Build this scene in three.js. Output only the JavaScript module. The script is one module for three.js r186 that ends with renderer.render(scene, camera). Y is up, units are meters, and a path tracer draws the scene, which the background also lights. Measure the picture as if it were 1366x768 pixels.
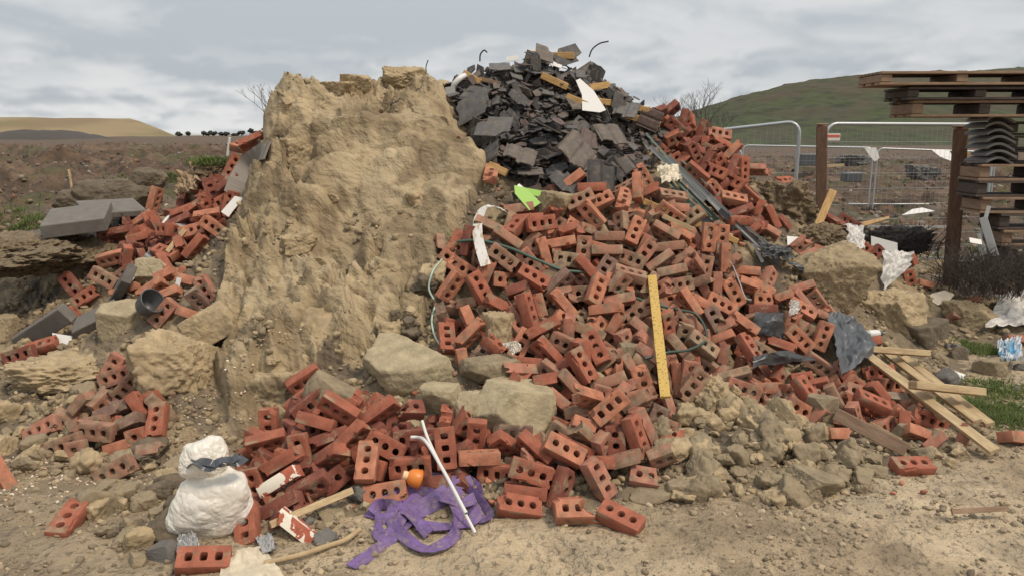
import * as THREE from 'three';
import { mergeGeometries, mergeVertices, toCreasedNormals } from 'three/addons/utils/BufferGeometryUtils.js';
import { RoundedBoxGeometry } from 'three/addons/geometries/RoundedBoxGeometry.js';
import { Brush, Evaluator, SUBTRACTION } from 'three-bvh-csg';

// ---------------------------------------------------------------- random numbers and noise
function rng(seed) { let a = seed >>> 0; return () => { a = (a + 0x6D2B79F5) | 0; let t = Math.imul(a ^ (a >>> 15), 1 | a); t = (t + Math.imul(t ^ (t >>> 7), 61 | t)) ^ t; return ((t ^ (t >>> 14)) >>> 0) / 4294967296; }; }
const PERM = new Uint8Array(512);
{ const r = rng(77), p = [...Array(256).keys()]; for (let i = 255; i > 0; i--) { const j = Math.floor(r() * (i + 1)); [p[i], p[j]] = [p[j], p[i]]; } for (let i = 0; i < 512; i++) PERM[i] = p[i & 255]; }
const fade = t => t * t * t * (t * (t * 6 - 15) + 10);
function grad(h, x, y, z) { h &= 15; const u = h < 8 ? x : y, v = h < 4 ? y : (h === 12 || h === 14 ? x : z); return ((h & 1) ? -u : u) + ((h & 2) ? -v : v); }
function noise(x, y = 0, z = 0) {
  const X0 = Math.floor(x), Y0 = Math.floor(y), Z0 = Math.floor(z), X = X0 & 255, Y = Y0 & 255, Z = Z0 & 255;
  x -= X0; y -= Y0; z -= Z0; const u = fade(x), v = fade(y), w = fade(z);
  const A = PERM[X] + Y, AA = PERM[A] + Z, AB = PERM[A + 1] + Z, B = PERM[X + 1] + Y, BA = PERM[B] + Z, BB = PERM[B + 1] + Z;
  const L = (a, b, t) => a + t * (b - a);
  return L(L(L(grad(PERM[AA], x, y, z), grad(PERM[BA], x - 1, y, z), u), L(grad(PERM[AB], x, y - 1, z), grad(PERM[BB], x - 1, y - 1, z), u), v),
    L(L(grad(PERM[AA + 1], x, y, z - 1), grad(PERM[BA + 1], x - 1, y, z - 1), u), L(grad(PERM[AB + 1], x, y - 1, z - 1), grad(PERM[BB + 1], x - 1, y - 1, z - 1), u), v), w);
}
function fbm(x, y, z, oct = 4, gain = 0.5) { let s = 0, a = 1; for (let i = 0; i < oct; i++) { s += a * noise(x, y, z); x = x * 2.03 + 7.1; y = y * 2.03 + 3.7; z = z * 2.03 + 1.3; a *= gain; } return s; }
const clamp = (x, a = 0, b = 1) => Math.max(a, Math.min(b, x));
const sstep = (a, b, x) => { const t = clamp((x - a) / (b - a)); return t * t * (3 - 2 * t); };
const mix = (a, b, t) => a + (b - a) * t;
const mix3 = (a, b, t) => [mix(a[0], b[0], t), mix(a[1], b[1], t), mix(a[2], b[2], t)];
const RAD = Math.PI / 180;
// cellular noise in the plane: distances to the nearest two feature points
function cells(x, y) {
  const xi = Math.floor(x), yi = Math.floor(y); let d1 = 9, d2 = 9, id = 0;
  for (let i = -1; i <= 1; i++) for (let j = -1; j <= 1; j++) {
    const cx = xi + i, cy = yi + j, h = PERM[(PERM[cx & 255] + cy) & 255], h2 = PERM[(h + 91) & 255];
    const dx = cx + 0.1 + 0.8 * h / 255 - x, dy = cy + 0.1 + 0.8 * h2 / 255 - y, d = Math.hypot(dx, dy);
    if (d < d1) { d2 = d1; d1 = d; id = h; } else if (d < d2) d2 = d;
  }
  return [d1, d2, id];
}

// ---------------------------------------------------------------- camera, sky, sun, exposure
const scene = new THREE.Scene();
const EYE = 1.6, PITCH = Math.atan(0.204), FOC = 1000;
const camera = new THREE.PerspectiveCamera(2 * Math.atan(384 / FOC) / RAD, 1366 / 768, 0.05, 6000);
camera.position.set(0, EYE, 0); camera.rotation.set(-PITCH, 0, 0); camera.updateMatrixWorld(true);
const renderer = new THREE.WebGLRenderer({ antialias: true });
renderer.toneMapping = THREE.LinearToneMapping; renderer.toneMappingExposure = 1.6;
renderer.shadowMap.enabled = true;

{ // overcast sky: layered stratus, brighter overhead, a paler band low on the horizon
  const W = 2048, HH = 1024, data = new Float32Array(W * HH * 4);
  for (let j = 0; j < HH; j++) {
    const el = ((j + 0.5) / HH - 0.5) * Math.PI, sy = Math.sin(el), cy = Math.cos(el);
    for (let i = 0; i < W; i++) {
      const k = (j * W + i) * 4;
      if (sy < 0) { data[k] = 0.2; data[k + 1] = 0.17; data[k + 2] = 0.13; data[k + 3] = 1; continue; }
      const az = ((i + 0.5) / W - 0.5) * 2 * Math.PI, dx = Math.cos(az) * cy, dz = Math.sin(az) * cy;
      const s = 1 / (sy + 0.16), u = dx * s, v = dz * s;
      const w1 = fbm(u * 0.7 + 3, v * 0.7, 1.5, 3);
      const c = fbm(u * 1.15 + w1 * 1.1, v * 1.15 + 9, 0.3, 6, 0.55);
      const c2 = fbm(u * 2.6 + 31, v * 2.6 + c * 0.8, 5.3, 5, 0.55);
      const thin = sstep(-0.28, 0.42, c * 0.85 + c2 * 0.22);
      let col = mix3([0.278, 0.302, 0.323], [0.378, 0.388, 0.396], thin);
      const glow = sstep(0.13, 0.0, sy) * sstep(-0.35, 0.35, c2 + 0.1);
      col = mix3(col, [0.52, 0.52, 0.508], glow * 0.75);
      const over = 1 + 0.9 * sy;
      for (let q = 0; q < 3; q++) data[k + q] = col[q] * over;
      data[k + 3] = 1;
    }
  }
  const t = new THREE.DataTexture(data, W, HH, THREE.RGBAFormat, THREE.FloatType);
  t.mapping = THREE.EquirectangularReflectionMapping; t.magFilter = THREE.LinearFilter; t.minFilter = THREE.LinearFilter; t.needsUpdate = true;
  scene.background = t; scene.environment = t;
}
const sun = new THREE.DirectionalLight(0xffeed8, 1.75);
sun.position.set(5, 10, -1.2); sun.target.position.set(0, 0.6, -5); sun.castShadow = true; sun.shadow.radius = 22;
sun.shadow.mapSize.set(2048, 2048); Object.assign(sun.shadow.camera, { left: -9, right: 9, top: 9, bottom: -9, near: 0.5, far: 40 });
scene.add(sun, sun.target);

// ---------------------------------------------------------------- drawing-board helpers
const CP = Math.cos(PITCH), SP = Math.sin(PITCH);
const V = (x, y, z) => new THREE.Vector3(x, y, z);
const ray = (px, py) => { const x = (px - 683) / FOC, y = (384 - py) / FOC; return V(x, y * CP - SP, -CP - y * SP); };   // per metre along the lens axis
function P(px, py, D) { const r = ray(px, py); return r.multiplyScalar(D / -r.z).add(camera.position); }                 // a point D metres ahead
function proj(p) { const y = p.y - EYE, zc = -p.z * CP - y * SP; return [683 + FOC * p.x / zc, 384 - FOC * (y * CP + -p.z * SP) / zc, zc]; }
function inPoly(poly, x, y) { let c = false; for (let i = 0, j = poly.length - 1; i < poly.length; j = i++) { const a = poly[i], b = poly[j]; if ((a[1] > y) !== (b[1] > y) && x < (b[0] - a[0]) * (y - a[1]) / (b[1] - a[1]) + a[0]) c = !c; } return c; }
const used = {};
const numbered = n => { const k = (used[n] = (used[n] ?? -1) + 1); return k ? `${n}_${String(k).padStart(3, '0')}` : n; };
function put(o, name, label, category, group, kind) {
  o.name = numbered(name); o.userData = {};
  if (label) o.userData.label = label; if (category) o.userData.category = category;
  if (group) o.userData.group = group; if (kind) o.userData.kind = kind;
  o.traverse(m => { if (m.isMesh) { m.castShadow = true; m.receiveShadow = true; } });
  scene.add(o); return o;
}
const mesh = (g, m, name) => { const o = new THREE.Mesh(g, m); if (name) o.name = name; o.castShadow = o.receiveShadow = true; return o; };
const part = (parent, g, m, name, label) => { const o = mesh(g, m, name); if (label) o.userData.label = label; parent.add(o); return o; };

// ---------------------------------------------------------------- textures (tileable, computed)
function tnoise(x, y, per, seed) { // gradient noise that repeats after per cells
  const X0 = Math.floor(x), Y0 = Math.floor(y), fx = x - X0, fy = y - Y0, w = n => ((n % per) + per) % per;
  const g = (i, j, a, b) => { const h = PERM[(PERM[(w(i) + seed) & 255] + w(j)) & 255] / 255 * 6.2832; return Math.cos(h) * a + Math.sin(h) * b; };
  const u = fade(fx), v = fade(fy);
  return mix(mix(g(X0, Y0, fx, fy), g(X0 + 1, Y0, fx - 1, fy), u), mix(g(X0, Y0 + 1, fx, fy - 1), g(X0 + 1, Y0 + 1, fx - 1, fy - 1), u), v);
}
function tfbm(u, v, per, oct, seed, gain = 0.55) { let s = 0, a = 1; for (let i = 0; i < oct; i++) { s += a * tnoise(u * per, v * per, per, seed + i * 17); per *= 2; a *= gain; } return s; }
function texture(n, fn, srgb, rx = 1, ry = 1) {
  const d = new Uint8Array(n * n * 4);
  for (let j = 0; j < n; j++) for (let i = 0; i < n; i++) { const c = fn(i / n, j / n), k = (j * n + i) * 4; for (let q = 0; q < 3; q++) { let x = clamp(Array.isArray(c) ? c[q] : c); if (srgb) x = x <= 0.0031308 ? x * 12.92 : 1.055 * Math.pow(x, 1 / 2.4) - 0.055; d[k + q] = Math.round(x * 255); } d[k + 3] = 255; }
  const t = new THREE.DataTexture(d, n, n); t.wrapS = t.wrapT = THREE.RepeatWrapping; t.magFilter = THREE.LinearFilter; t.minFilter = THREE.LinearMipmapLinearFilter; t.generateMipmaps = true;
  if (srgb) t.colorSpace = THREE.SRGBColorSpace; t.repeat.set(rx, ry); t.needsUpdate = true; return t;
}
const rgb = (r, g, b) => new THREE.Color().setRGB(r, g, b);
const std = (o) => new THREE.MeshStandardMaterial({ roughness: 0.9, metalness: 0, ...o });
// fine earth relief and tone, both repeat every 0.6 m (uv is in metres)
const earthBump = texture(512, (u, v) => 0.5 + 0.30 * tfbm(u, v, 8, 5, 3, 0.62) + 0.12 * Math.abs(tnoise(u * 24, v * 24, 24, 9)), false, 1 / 0.6, 1 / 0.6);
const earthTone = texture(512, (u, v) => { const a = 0.86 + 0.22 * tfbm(u, v, 5, 6, 21, 0.6), s = tnoise(u * 90, v * 90, 90, 33) > 0.42 ? 0.14 : 0; return [a + s, a + s, a * 0.985 + s]; }, true, 1 / 0.9, 1 / 0.9);
const clayBump = texture(512, (u, v) => 0.5 + 0.34 * tfbm(u, v, 6, 6, 51, 0.56) - 0.12 * Math.abs(tnoise(u * 11, v * 11, 11, 61)), false, 1 / 0.8, 1 / 0.8);
const groundTone = texture(1024, (u, v) => { const a = 0.8 + 0.3 * tfbm(u, v, 6, 7, 121, 0.62), g = tnoise(u * 120, v * 120, 120, 33), g2 = tnoise(u * 61 + 0.3 * g, v * 61, 61, 35), k = g2 > 0.36 ? 0.62 : g > 0.44 ? 1.25 : g < -0.46 ? 0.7 : 1; return [a * k, a * k * 0.985, a * k * 0.965]; }, true, 1 / 1.7, 1 / 1.7);
const groundBump = texture(1024, (u, v) => 0.5 + 0.28 * tfbm(u, v, 10, 6, 131, 0.66) + 0.16 * Math.max(0, tnoise(u * 61 + 0.3 * tnoise(u * 120, v * 120, 120, 33), v * 61, 61, 35)), false, 1 / 1.7, 1 / 1.7);
const grainBump = texture(256, (u, v) => 0.5 + 0.4 * tfbm(u, v, 16, 4, 71, 0.7), false, 1 / 0.12, 1 / 0.12);
// ---------------------------------------------------------------- the heap: a surface through measured points
function groundY(x, z) { // the land, without the heap
  const D = -z, r = Math.hypot(x, D - 3.5);
  let y = 0.012 * noise(x * 1.7, z * 1.7, 2) + 0.010 * noise(x * 5, z * 5, 4) + 0.006 * noise(x * 14, z * 14, 6) * sstep(7, 3, r);
  y += 0.02 * sstep(0.1, 0.5, noise(x * 2.2 + 4, z * 2.2, 8)) * sstep(6, 3, r) * noise(x * 22, z * 22, 1);
  if (D < 3.2 && D > 2 && Math.abs(x) < 1.2) { const u = x * 0.93 + D * 0.36 - 1.02, t = x * -0.36 + D * 0.93, m = sstep(0.17, 0.13, Math.abs(u)) * sstep(2.95, 2.75, D); y += m * (-0.012 + 0.016 * sstep(-0.25, 0.25, Math.sin((t + Math.abs(u) * 0.8) * 62))); y += 0.014 * sstep(0.035, 0.0, Math.abs(Math.abs(u) - 0.19)) * sstep(3.0, 2.8, D); }
  const far = sstep(7, 14, D);
  y += far * (0.16 * fbm(x * 0.55, z * 0.55, 3, 5, 0.6) + 0.28 * Math.abs(fbm(x * 0.16 + 3, z * 0.16, 5, 4, 0.55)) * sstep(12, 26, D));
  const left = sstep(2, -3, x / Math.max(3, D) * 6);
  y += far * left * (0.42 * sstep(17, 26, D) * (0.55 + 0.9 * Math.abs(fbm(x * 0.12, z * 0.22, 9, 5, 0.6))) + 0.35 * sstep(28, 60, D));
  y -= 0.22 * sstep(8, 12, D) * sstep(24, 14, D);
  y += 1.0 * sstep(60, 200, D) * (0.4 + 0.3 * noise(x * 0.02, z * 0.03, 2)) * sstep(400, 250, D) - 0.8 * sstep(300, 900, D);
  return y;
}
function bankY(x, z) { // turned earth beyond the heap
  const D = -z; if (D < 10.5 || D > 54.6 || Math.abs(x) > 40) return -9;
  const e = sstep(10.5, 14, D) * sstep(54, 40, D) * sstep(40, 34, Math.abs(x)), gap = sstep(2.2, 4.5, Math.abs(x)), ridge = Math.abs(fbm(x * 0.22 + 3, D * 0.3, 4, 3, 0.5));
  return groundY(x, z) - 0.12 + e * (0.1 + (x < 0 ? 0.75 : 0.35) * ridge * gap + 0.24 * fbm(x * 0.9, D * 0.9, 6, 4, 0.6) + 0.16 * Math.abs(fbm(x * 3.1, D * 2.6, 2, 3, 0.65)));
}
const ctrl = [];
const C = (px, py, D) => { const p = P(px, py, D); ctrl.push([p.x, -p.z, p.y]); };
const G = (px, py, h = -0.02) => { const r = ray(px, py), t = (h - EYE) / r.y; ctrl.push([r.x * t, -r.z * t, h]); };
// foot of the heap
for (const [a, b] of [[-160, 640], [-60, 665], [40, 690], [130, 722], [220, 745], [310, 745], [400, 712], [480, 700], [560, 700], [640, 700], [720, 706], [800, 692], [870, 675], [950, 678], [1040, 680], [1120, 668], [1180, 645], [1250, 622], [1330, 600], [1400, 560], [1480, 520], [1500, 450]]) G(a, b);
for (const [a, b] of [[0, 760], [150, 800], [300, 820], [500, 790], [700, 790], [900, 760], [1100, 740], [1250, 700], [1380, 660], [1480, 600]]) G(a, b, -0.09);
// front-left to the clay ridge
C(300, 660, 3.28); C(330, 600, 3.6); C(400, 580, 3.5); C(450, 520, 3.82); C(540, 490, 4.0); C(380, 450, 4.3); C(300, 480, 4.2); C(250, 520, 4.0);
C(400, 380, 4.62); C(330, 420, 4.5); C(480, 330, 4.85); C(400, 250, 5.15); C(385, 200, 5.4); C(372, 150, 5.6); C(440, 130, 5.7); C(470, 215, 5.25); C(500, 160, 5.5); C(520, 98, 5.9); C(580, 100, 5.9); C(480, 430, 4.35); C(450, 290, 5.0);
C(640, 108, 6.1); C(700, 100, 6.3); C(760, 100, 6.3); C(800, 110, 6.3); C(850, 158, 6.35); C(900, 192, 6.4); C(950, 205, 6.4); C(1000, 245, 6.3); C(1050, 262, 6.3); C(1090, 280, 6.4); C(1150, 318, 6.7); C(1200, 355, 6.8); C(1280, 385, 6.8); C(1340, 402, 6.8); C(1420, 410, 6.9);
C(560, 200, 5.3); C(600, 300, 4.85); C(560, 400, 4.45); C(650, 230, 5.1); C(620, 150, 5.6); C(700, 150, 5.7); C(780, 150, 5.8); C(700, 230, 5.2); C(800, 240, 5.2); C(860, 200, 5.75); C(700, 300, 4.75); C(800, 300, 4.8); C(900, 280, 5.1);
C(650, 370, 4.4); C(750, 380, 4.4); C(850, 370, 4.6); C(950, 330, 5.0); C(680, 450, 4.0); C(780, 460, 4.0); C(880, 450, 4.2); C(980, 420, 4.7); C(1050, 380, 5.2); C(700, 540, 3.6); C(800, 540, 3.6); C(900, 540, 3.75); C(600, 560, 3.5); C(520, 600, 3.35); C(650, 620, 3.25); C(760, 640, 3.2);
C(1000, 500, 4.2); C(950, 570, 3.6); C(1050, 570, 3.65); C(1100, 490, 4.5); C(1060, 310, 5.8); C(1020, 330, 5.4); C(1120, 380, 5.5); C(1180, 440, 5.4); C(1240, 430, 5.9); C(1150, 530, 4.3); C(1250, 540, 4.3); C(1340, 480, 5.3);
// left flank with the hollow under the bank
C(345, 190, 5.8); C(318, 210, 5.9); C(295, 232, 5.9); C(268, 258, 5.85); C(220, 282, 5.85); C(150, 292, 6.1); C(100, 305, 6.1); C(40, 330, 6.15); C(-20, 338, 6.15); C(-100, 345, 6.15); C(300, 300, 5.3); C(250, 345, 5.0); C(200, 345, 5.2); C(150, 352, 5.2); C(200, 400, 4.7); C(260, 420, 4.5); C(230, 480, 4.2); C(125, 405, 5.0);
C(20, 395, 5.85); C(70, 395, 5.75); C(-60, 400, 5.85); C(50, 440, 4.95); C(-40, 440, 5.0); C(70, 475, 4.5); C(0, 490, 4.4); C(100, 520, 4.1); C(60, 580, 3.7); C(180, 540, 3.85); C(150, 620, 3.4); C(-60, 560, 3.9);
// the far side falls away
{ const crest = ctrl.filter(c => c[1] > 5.55 && c[2] > 0.3).map(c => [...c]); for (const [x, D, h] of crest) if (D > 6 || h > 1.4) { ctrl.push([x * 1.04, D + 0.8, h - 0.42]); ctrl.push([x * 1.1, D + 2.1, Math.max(-0.05, h - 1.5)]); } }
for (let x = -5; x <= 5.5; x += 0.75) ctrl.push([x, 9.4, -0.1]);
for (let D = 3; D < 9; D += 0.9) { ctrl.push([4.9 + (D - 3) * 0.12, D, -0.06]); ctrl.push([-4.5, D, D > 5.4 && D < 7 ? 0.45 : -0.02]); }
{ // drop points that lie almost on top of others
  const keep = []; for (const c of ctrl) if (!keep.some(k => Math.hypot(k[0] - c[0], k[1] - c[1]) < 0.1)) keep.push(c); ctrl.length = 0; ctrl.push(...keep);
}
const NP = ctrl.length, KC = 0.03, ker = r2 => Math.sqrt(r2 + KC);
const wts = (() => { // solve the interpolation weights
  const n = NP + 1, A = Array.from({ length: n }, () => new Float64Array(n + 1));
  for (let i = 0; i < NP; i++) { for (let j = 0; j < NP; j++) { const dx = ctrl[i][0] - ctrl[j][0], dz = ctrl[i][1] - ctrl[j][1]; A[i][j] = ker(dx * dx + dz * dz) - (i === j ? 0.02 : 0); } A[i][NP] = A[NP][i] = 1; A[i][n] = ctrl[i][2]; }
  for (let c = 0; c < n; c++) { let p = c; for (let r = c + 1; r < n; r++) if (Math.abs(A[r][c]) > Math.abs(A[p][c])) p = r; [A[c], A[p]] = [A[p], A[c]]; for (let r = c + 1; r < n; r++) { const f = A[r][c] / A[c][c]; if (f) for (let k = c; k <= n; k++) A[r][k] -= f * A[c][k]; } }
  const x = new Float64Array(n); for (let r = n - 1; r >= 0; r--) { let s = A[r][n]; for (let k = r + 1; k < n; k++) s -= A[r][k] * x[k]; x[r] = s / A[r][r]; } return x;
})();
const baseH = (x, D) => { let s = wts[NP]; for (let i = 0; i < NP; i++) { const dx = x - ctrl[i][0], dz = D - ctrl[i][1]; s += wts[i] * ker(dx * dx + dz * dz); } return s; };

const GX0 = -4.5, GX1 = 5.1, GD0 = 2.25, GD1 = 8.9, STEP = 0.0132;
const NX = Math.floor((GX1 - GX0) / STEP) + 1, ND = Math.floor((GD1 - GD0) / STEP) + 1;
const HG = new Float32Array(NX * ND);
{ // coarse base, then relief
  const q = 4, cx = Math.ceil(NX / q) + 2, cd = Math.ceil(ND / q) + 2, CG = new Float32Array(cx * cd);
  for (let j = 0; j < cd; j++) for (let i = 0; i < cx; i++) CG[j * cx + i] = baseH(GX0 + i * q * STEP, GD0 + j * q * STEP);
  for (let j = 0; j < ND; j++) for (let i = 0; i < NX; i++) { const a = i / q, b = j / q, i0 = Math.floor(a), j0 = Math.floor(b), u = a - i0, v = b - j0, k = j0 * cx + i0; HG[j * NX + i] = mix(mix(CG[k], CG[k + 1], u), mix(CG[k + cx], CG[k + cx + 1], u), v); }
}
const gridH = (x, D) => { const a = clamp((x - GX0) / STEP, 0, NX - 1.001), b = clamp((D - GD0) / STEP, 0, ND - 1.001), i = Math.floor(a), j = Math.floor(b), u = a - i, v = b - j, k = j * NX + i; return mix(mix(HG[k], HG[k + 1], u), mix(HG[k + NX], HG[k + NX + 1], u), v); };
const H = (x, z) => { const g = groundY(x, z), D = -z; return x > GX0 && x < GX1 && D > GD0 && D < GD1 ? Math.max(g, gridH(x, D)) : Math.max(g, bankY(x, z)); };
function pick(px, py) { // first meeting of a sight line with the land
  const r = ray(px, py), o = camera.position; let t = 1.8, s = 0.02;
  for (; t < 60; t += s) { if (o.y + r.y * t < H(o.x + r.x * t, o.z + r.z * t)) break; if (t > 9) s = t * 0.01; }
  if (t >= 60) return null;
  let a = t - s, b = t; for (let k = 0; k < 12; k++) { const m = (a + b) / 2; if (o.y + r.y * m < H(o.x + r.x * m, o.z + r.z * m)) b = m; else a = m; }
  return V(o.x + r.x * b, o.y + r.y * b, o.z + r.z * b);
}
function pickHeap(px, py) { // as pick(), but what just clears the ridge rests on it
  const h = pick(px, py); if (h && -h.z < 7.2) return h;
  for (let d = 2; d <= 40; d += 2) { const q = pick(px, py + d); if (q && -q.z < 7.2) return d <= 12 ? P(px, py, -q.z) : P(px, py + d - 12, -q.z); }
  return h;
}
const normalAt = (x, z, e = 0.05) => V(H(x - e, z) - H(x + e, z), 2 * e, H(x, z - e) - H(x, z + e)).normalize();
const plan = (list) => list.map(([a, b, D]) => { const p = D ? P(a, b, D) : (pick(a, b) || P(a, b, 6.6)); return [p.x, -p.z]; });
const CLAYZ = plan([[345, 215], [352, 165, 5.9], [375, 122, 6.9], [460, 100, 7.1], [590, 92, 7.2], [612, 125], [640, 190], [655, 240], [625, 285], [585, 330], [575, 390], [560, 440], [500, 470], [430, 490], [380, 540], [330, 590], [300, 570], [275, 480], [290, 410], [318, 330], [330, 260]]);
const TILEZ = plan([[598, 110], [625, 95], [640, 70, 7.3], [700, 66, 7.4], [800, 84, 7.4], [860, 140, 7.0], [885, 180], [865, 215], [830, 245], [790, 252], [720, 250], [665, 225], [640, 195], [612, 140]]);
// lobes of slumped clay: centre, half-width, half-height (photograph pixels at that distance), bulge in metres
const LOBES = [[388, 165, 42, 52, 0.16], [432, 160, 34, 40, 0.12], [355, 262, 62, 42, 0.17], [440, 240, 50, 40, 0.1], [302, 345, 40, 44, 0.13], [292, 405, 36, 42, 0.13], [372, 335, 62, 40, 0.12], [425, 398, 66, 52, 0.15], [372, 462, 66, 58, 0.16], [455, 455, 40, 60, 0.15], [505, 415, 40, 48, 0.11], [520, 340, 44, 46, 0.1], [565, 400, 36, 44, 0.1], [592, 285, 48, 42, 0.11], [606, 225, 46, 34, 0.11], [520, 262, 46, 40, 0.1], [545, 180, 60, 40, 0.1], [480, 185, 44, 40, 0.09], [318, 500, 40, 52, 0.13], [330, 300, 40, 34, 0.1], [560, 130, 50, 30, 0.09], [410, 300, 36, 30, 0.08], [340, 440, 36, 44, 0.1], [560, 340, 36, 36, 0.08]].map(([px, py, rx, ry, k]) => { const c = pick(px, py) || P(px, py, 5.8), s = proj(c)[2] / FOC; return [c.x, c.y, -c.z, rx * s, ry * s * 1.25, k]; });
{ // relief: sheared clay blobs, ledges and creases on the ridge; crumbly soil elsewhere
  for (let j = 0; j < ND; j++) for (let i = 0; i < NX; i++) {
    const x = GX0 + i * STEP, D = GD0 + j * STEP, k = j * NX + i, h = HG[k];
    const wx = x + 0.12 * noise(x * 2.1, D * 2.1, 3), wd = D + 0.12 * noise(x * 2.1 + 9, D * 2.1, 7);
    const clay = inPoly(CLAYZ, wx, wd) ? 1 : 0, hang = sstep(-0.02, 0.12, h);
    const q = x * 0.94 + h * 0.2, r = D * 0.8 + h * 0.75; // follow the slope as well as the plan
    let d = 0;
    if (clay) { // slumped lobes first, then noise in all three axes, so folds run every way over the slope
      const X = x, Y = h * 1.05, Z = D, smooth = sstep(-0.08, 0.14, noise(X * 1.1 + 3.3, Y * 1.1, Z * 1.1 + 12)), rough = 1 - smooth;
      const w = 0.35 * noise(X * 1.9, Y * 1.9, Z * 1.9 + 4), w2 = 0.3 * noise(X * 4.3 + 5, Y * 4.3, Z * 4.3), wq = 0.22 * noise(X * 3.1 + 8, Y * 3.1, Z * 3.1);
      let lobe = 0; for (const L of LOBES) { const dx = (x - L[0]) / L[3], ds = Math.hypot(h - L[1], D - L[2]) / L[4], r2 = (dx * dx + ds * ds) * (1 + wq + w2 * 0.4); if (r2 < 1) lobe = Math.max(lobe, L[5] * Math.pow(1 - r2, 0.42)); }
      d += lobe;
      d += 0.10 * noise(X * 1.25 + 6, Y * 1.25, Z * 1.25);
      d += 0.12 * (Math.abs(noise(X * 2.1 + w, Y * 2.1 + w, Z * 2.1 + 21)) - 0.22);
      d += 0.13 * (Math.abs(noise(X * 4.6 + w2, Y * 4.6, Z * 4.6 + w2 + 31)) - 0.22) * (1 - 0.6 * smooth);
      d += 0.10 * (Math.abs(noise(X * 9.5 + w2 * 2, Y * 9.5, Z * 9.5 + 41)) - 0.22) * rough;
      d += (0.006 + 0.042 * rough) * fbm(X * 13, Y * 13, Z * 13, 4, 0.62);
      d += 0.003 * fbm(X * 46, Y * 46, Z * 46, 2) + smooth * 0.006 * noise(X * 26 + Y * 8, Y * 5, Z * 6);
      const s = h * 2.1 + 1.1 * noise(X * 1.5, Y * 1.5, Z * 1.5 + 61) + 0.35 * noise(X * 5, Y * 5, Z * 5), f = s - Math.floor(s); // slump edges
      d += 0.13 * (sstep(0.0, 0.06, f) - f - 0.3) * sstep(-0.05, 0.2, noise(X * 1.7 + 7, Y * 1.7, Z * 1.7 + 63));
      const s2 = h * 5.5 + 1.4 * noise(X * 2.6, Y * 2.6, Z * 2.6 + 65) + 0.3 * w2, f2 = s2 - Math.floor(s2);
      d += 0.05 * (sstep(0.0, 0.08, f2) - f2 - 0.3) * sstep(-0.1, 0.3, noise(X * 3 + 2, Y * 3, Z * 3));
      const cr = Math.abs(noise(X * 2.3 + w * 1.5 + 11, Y * 2.3, Z * 2.3 + w2)); d -= 0.11 * sstep(0.03, 0.0, cr) * sstep(-0.1, 0.25, noise(X * 1.4 + 4, Y * 1.4, Z * 1.4 + 9)); // shrinkage cracks
    } else {
      d += 0.08 * (Math.abs(noise(q * 2.6, r * 2.6, 71)) - 0.25) + 0.035 * (Math.abs(noise(q * 6, r * 6, 72)) - 0.25);
      const c = cells(q * 9 + noise(q * 4, r * 4, 3), r * 9); d += 0.022 * (sstep(0, 0.3, c[1] - c[0]) - 0.6) * sstep(-0.1, 0.2, noise(q * 2, r * 2, 75) + 0.1);
      d += 0.022 * fbm(q * 12, r * 12, h * 9, 4, 0.62);
    }
    HG[k] = h + d * mix(0.12, 1.15, hang);
  }
}
const groundMat = std({ color: 0xffffff, vertexColors: true, map: groundTone, bumpMap: groundBump, bumpScale: 0.07, roughness: 0.97 });
const soilMat = std({ color: 0xffffff, vertexColors: true, map: earthTone, bumpMap: earthBump, bumpScale: 0.03, roughness: 0.97 });
const clayMat = std({ color: 0xffffff, vertexColors: true, map: earthTone, bumpMap: clayBump, bumpScale: 0.045, roughness: 0.85 });
const CL_DRY = [0.42, 0.33, 0.205], CL_MID = [0.335, 0.256, 0.152], CL_WET = [0.215, 0.158, 0.092], SOIL = [0.20, 0.152, 0.098], SOILD = [0.115, 0.087, 0.06], TILED = [0.07, 0.062, 0.056];
function heapColor(x, D, h) {
  const n1 = fbm(x * 1.4, D * 1.4, h * 1.4, 4), n2 = fbm(x * 5 + 3, D * 5, h * 5, 3), n3 = noise(x * 22, D * 22, h * 22);
  const wx = x + 0.08 * noise(x * 6, D * 6, 3), wd = D + 0.08 * noise(x * 6 + 9, D * 6, 7);
  if (inPoly(TILEZ, wx, wd)) return mix3(TILED, SOILD, sstep(0, 0.6, n2 + n1));
  if (inPoly(CLAYZ, wx, wd)) { let c = mix3(CL_MID, CL_DRY, sstep(-0.35, 0.35, n1 + n3 * 0.2)); return mix3(c, CL_WET, sstep(0.1, 0.28, n2 * 0.8 - n1 * 0.7 + 0.25 * n3) * 0.85); }
  const s = mix3(SOIL, SOILD, sstep(-0.25, 0.35, n1 + n3 * 0.3)); return mix3(s, CL_MID, sstep(0.05, 0.35, n2) * 0.8);
}
function sheet(nx, nd, at, color, keep) { // grid of points into a geometry with uv in metres
  const pos = new Float32Array(nx * nd * 3), col = new Float32Array(nx * nd * 3), uv = new Float32Array(nx * nd * 2), idx = [];
  for (let j = 0; j < nd; j++) for (let i = 0; i < nx; i++) { const k = j * nx + i, [x, y, z] = at(i, j), c = color(x, y, z); pos.set([x, y, z], k * 3); col.set(c, k * 3); uv.set([x + 0.35 * y, -z * 0.9 + y * 0.8], k * 2); }
  for (let j = 0; j < nd - 1; j++) for (let i = 0; i < nx - 1; i++) { const a = j * nx + i, b = a + 1, c = a + nx, d = c + 1; if (keep && !keep(i, j)) continue; idx.push(a, b, c, b, d, c); }
  const g = new THREE.BufferGeometry(); g.setAttribute('position', new THREE.BufferAttribute(pos, 3)); g.setAttribute('color', new THREE.BufferAttribute(col, 3)); g.setAttribute('uv', new THREE.BufferAttribute(uv, 2)); g.setIndex(idx); g.computeVertexNormals(); return g;
}
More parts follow.
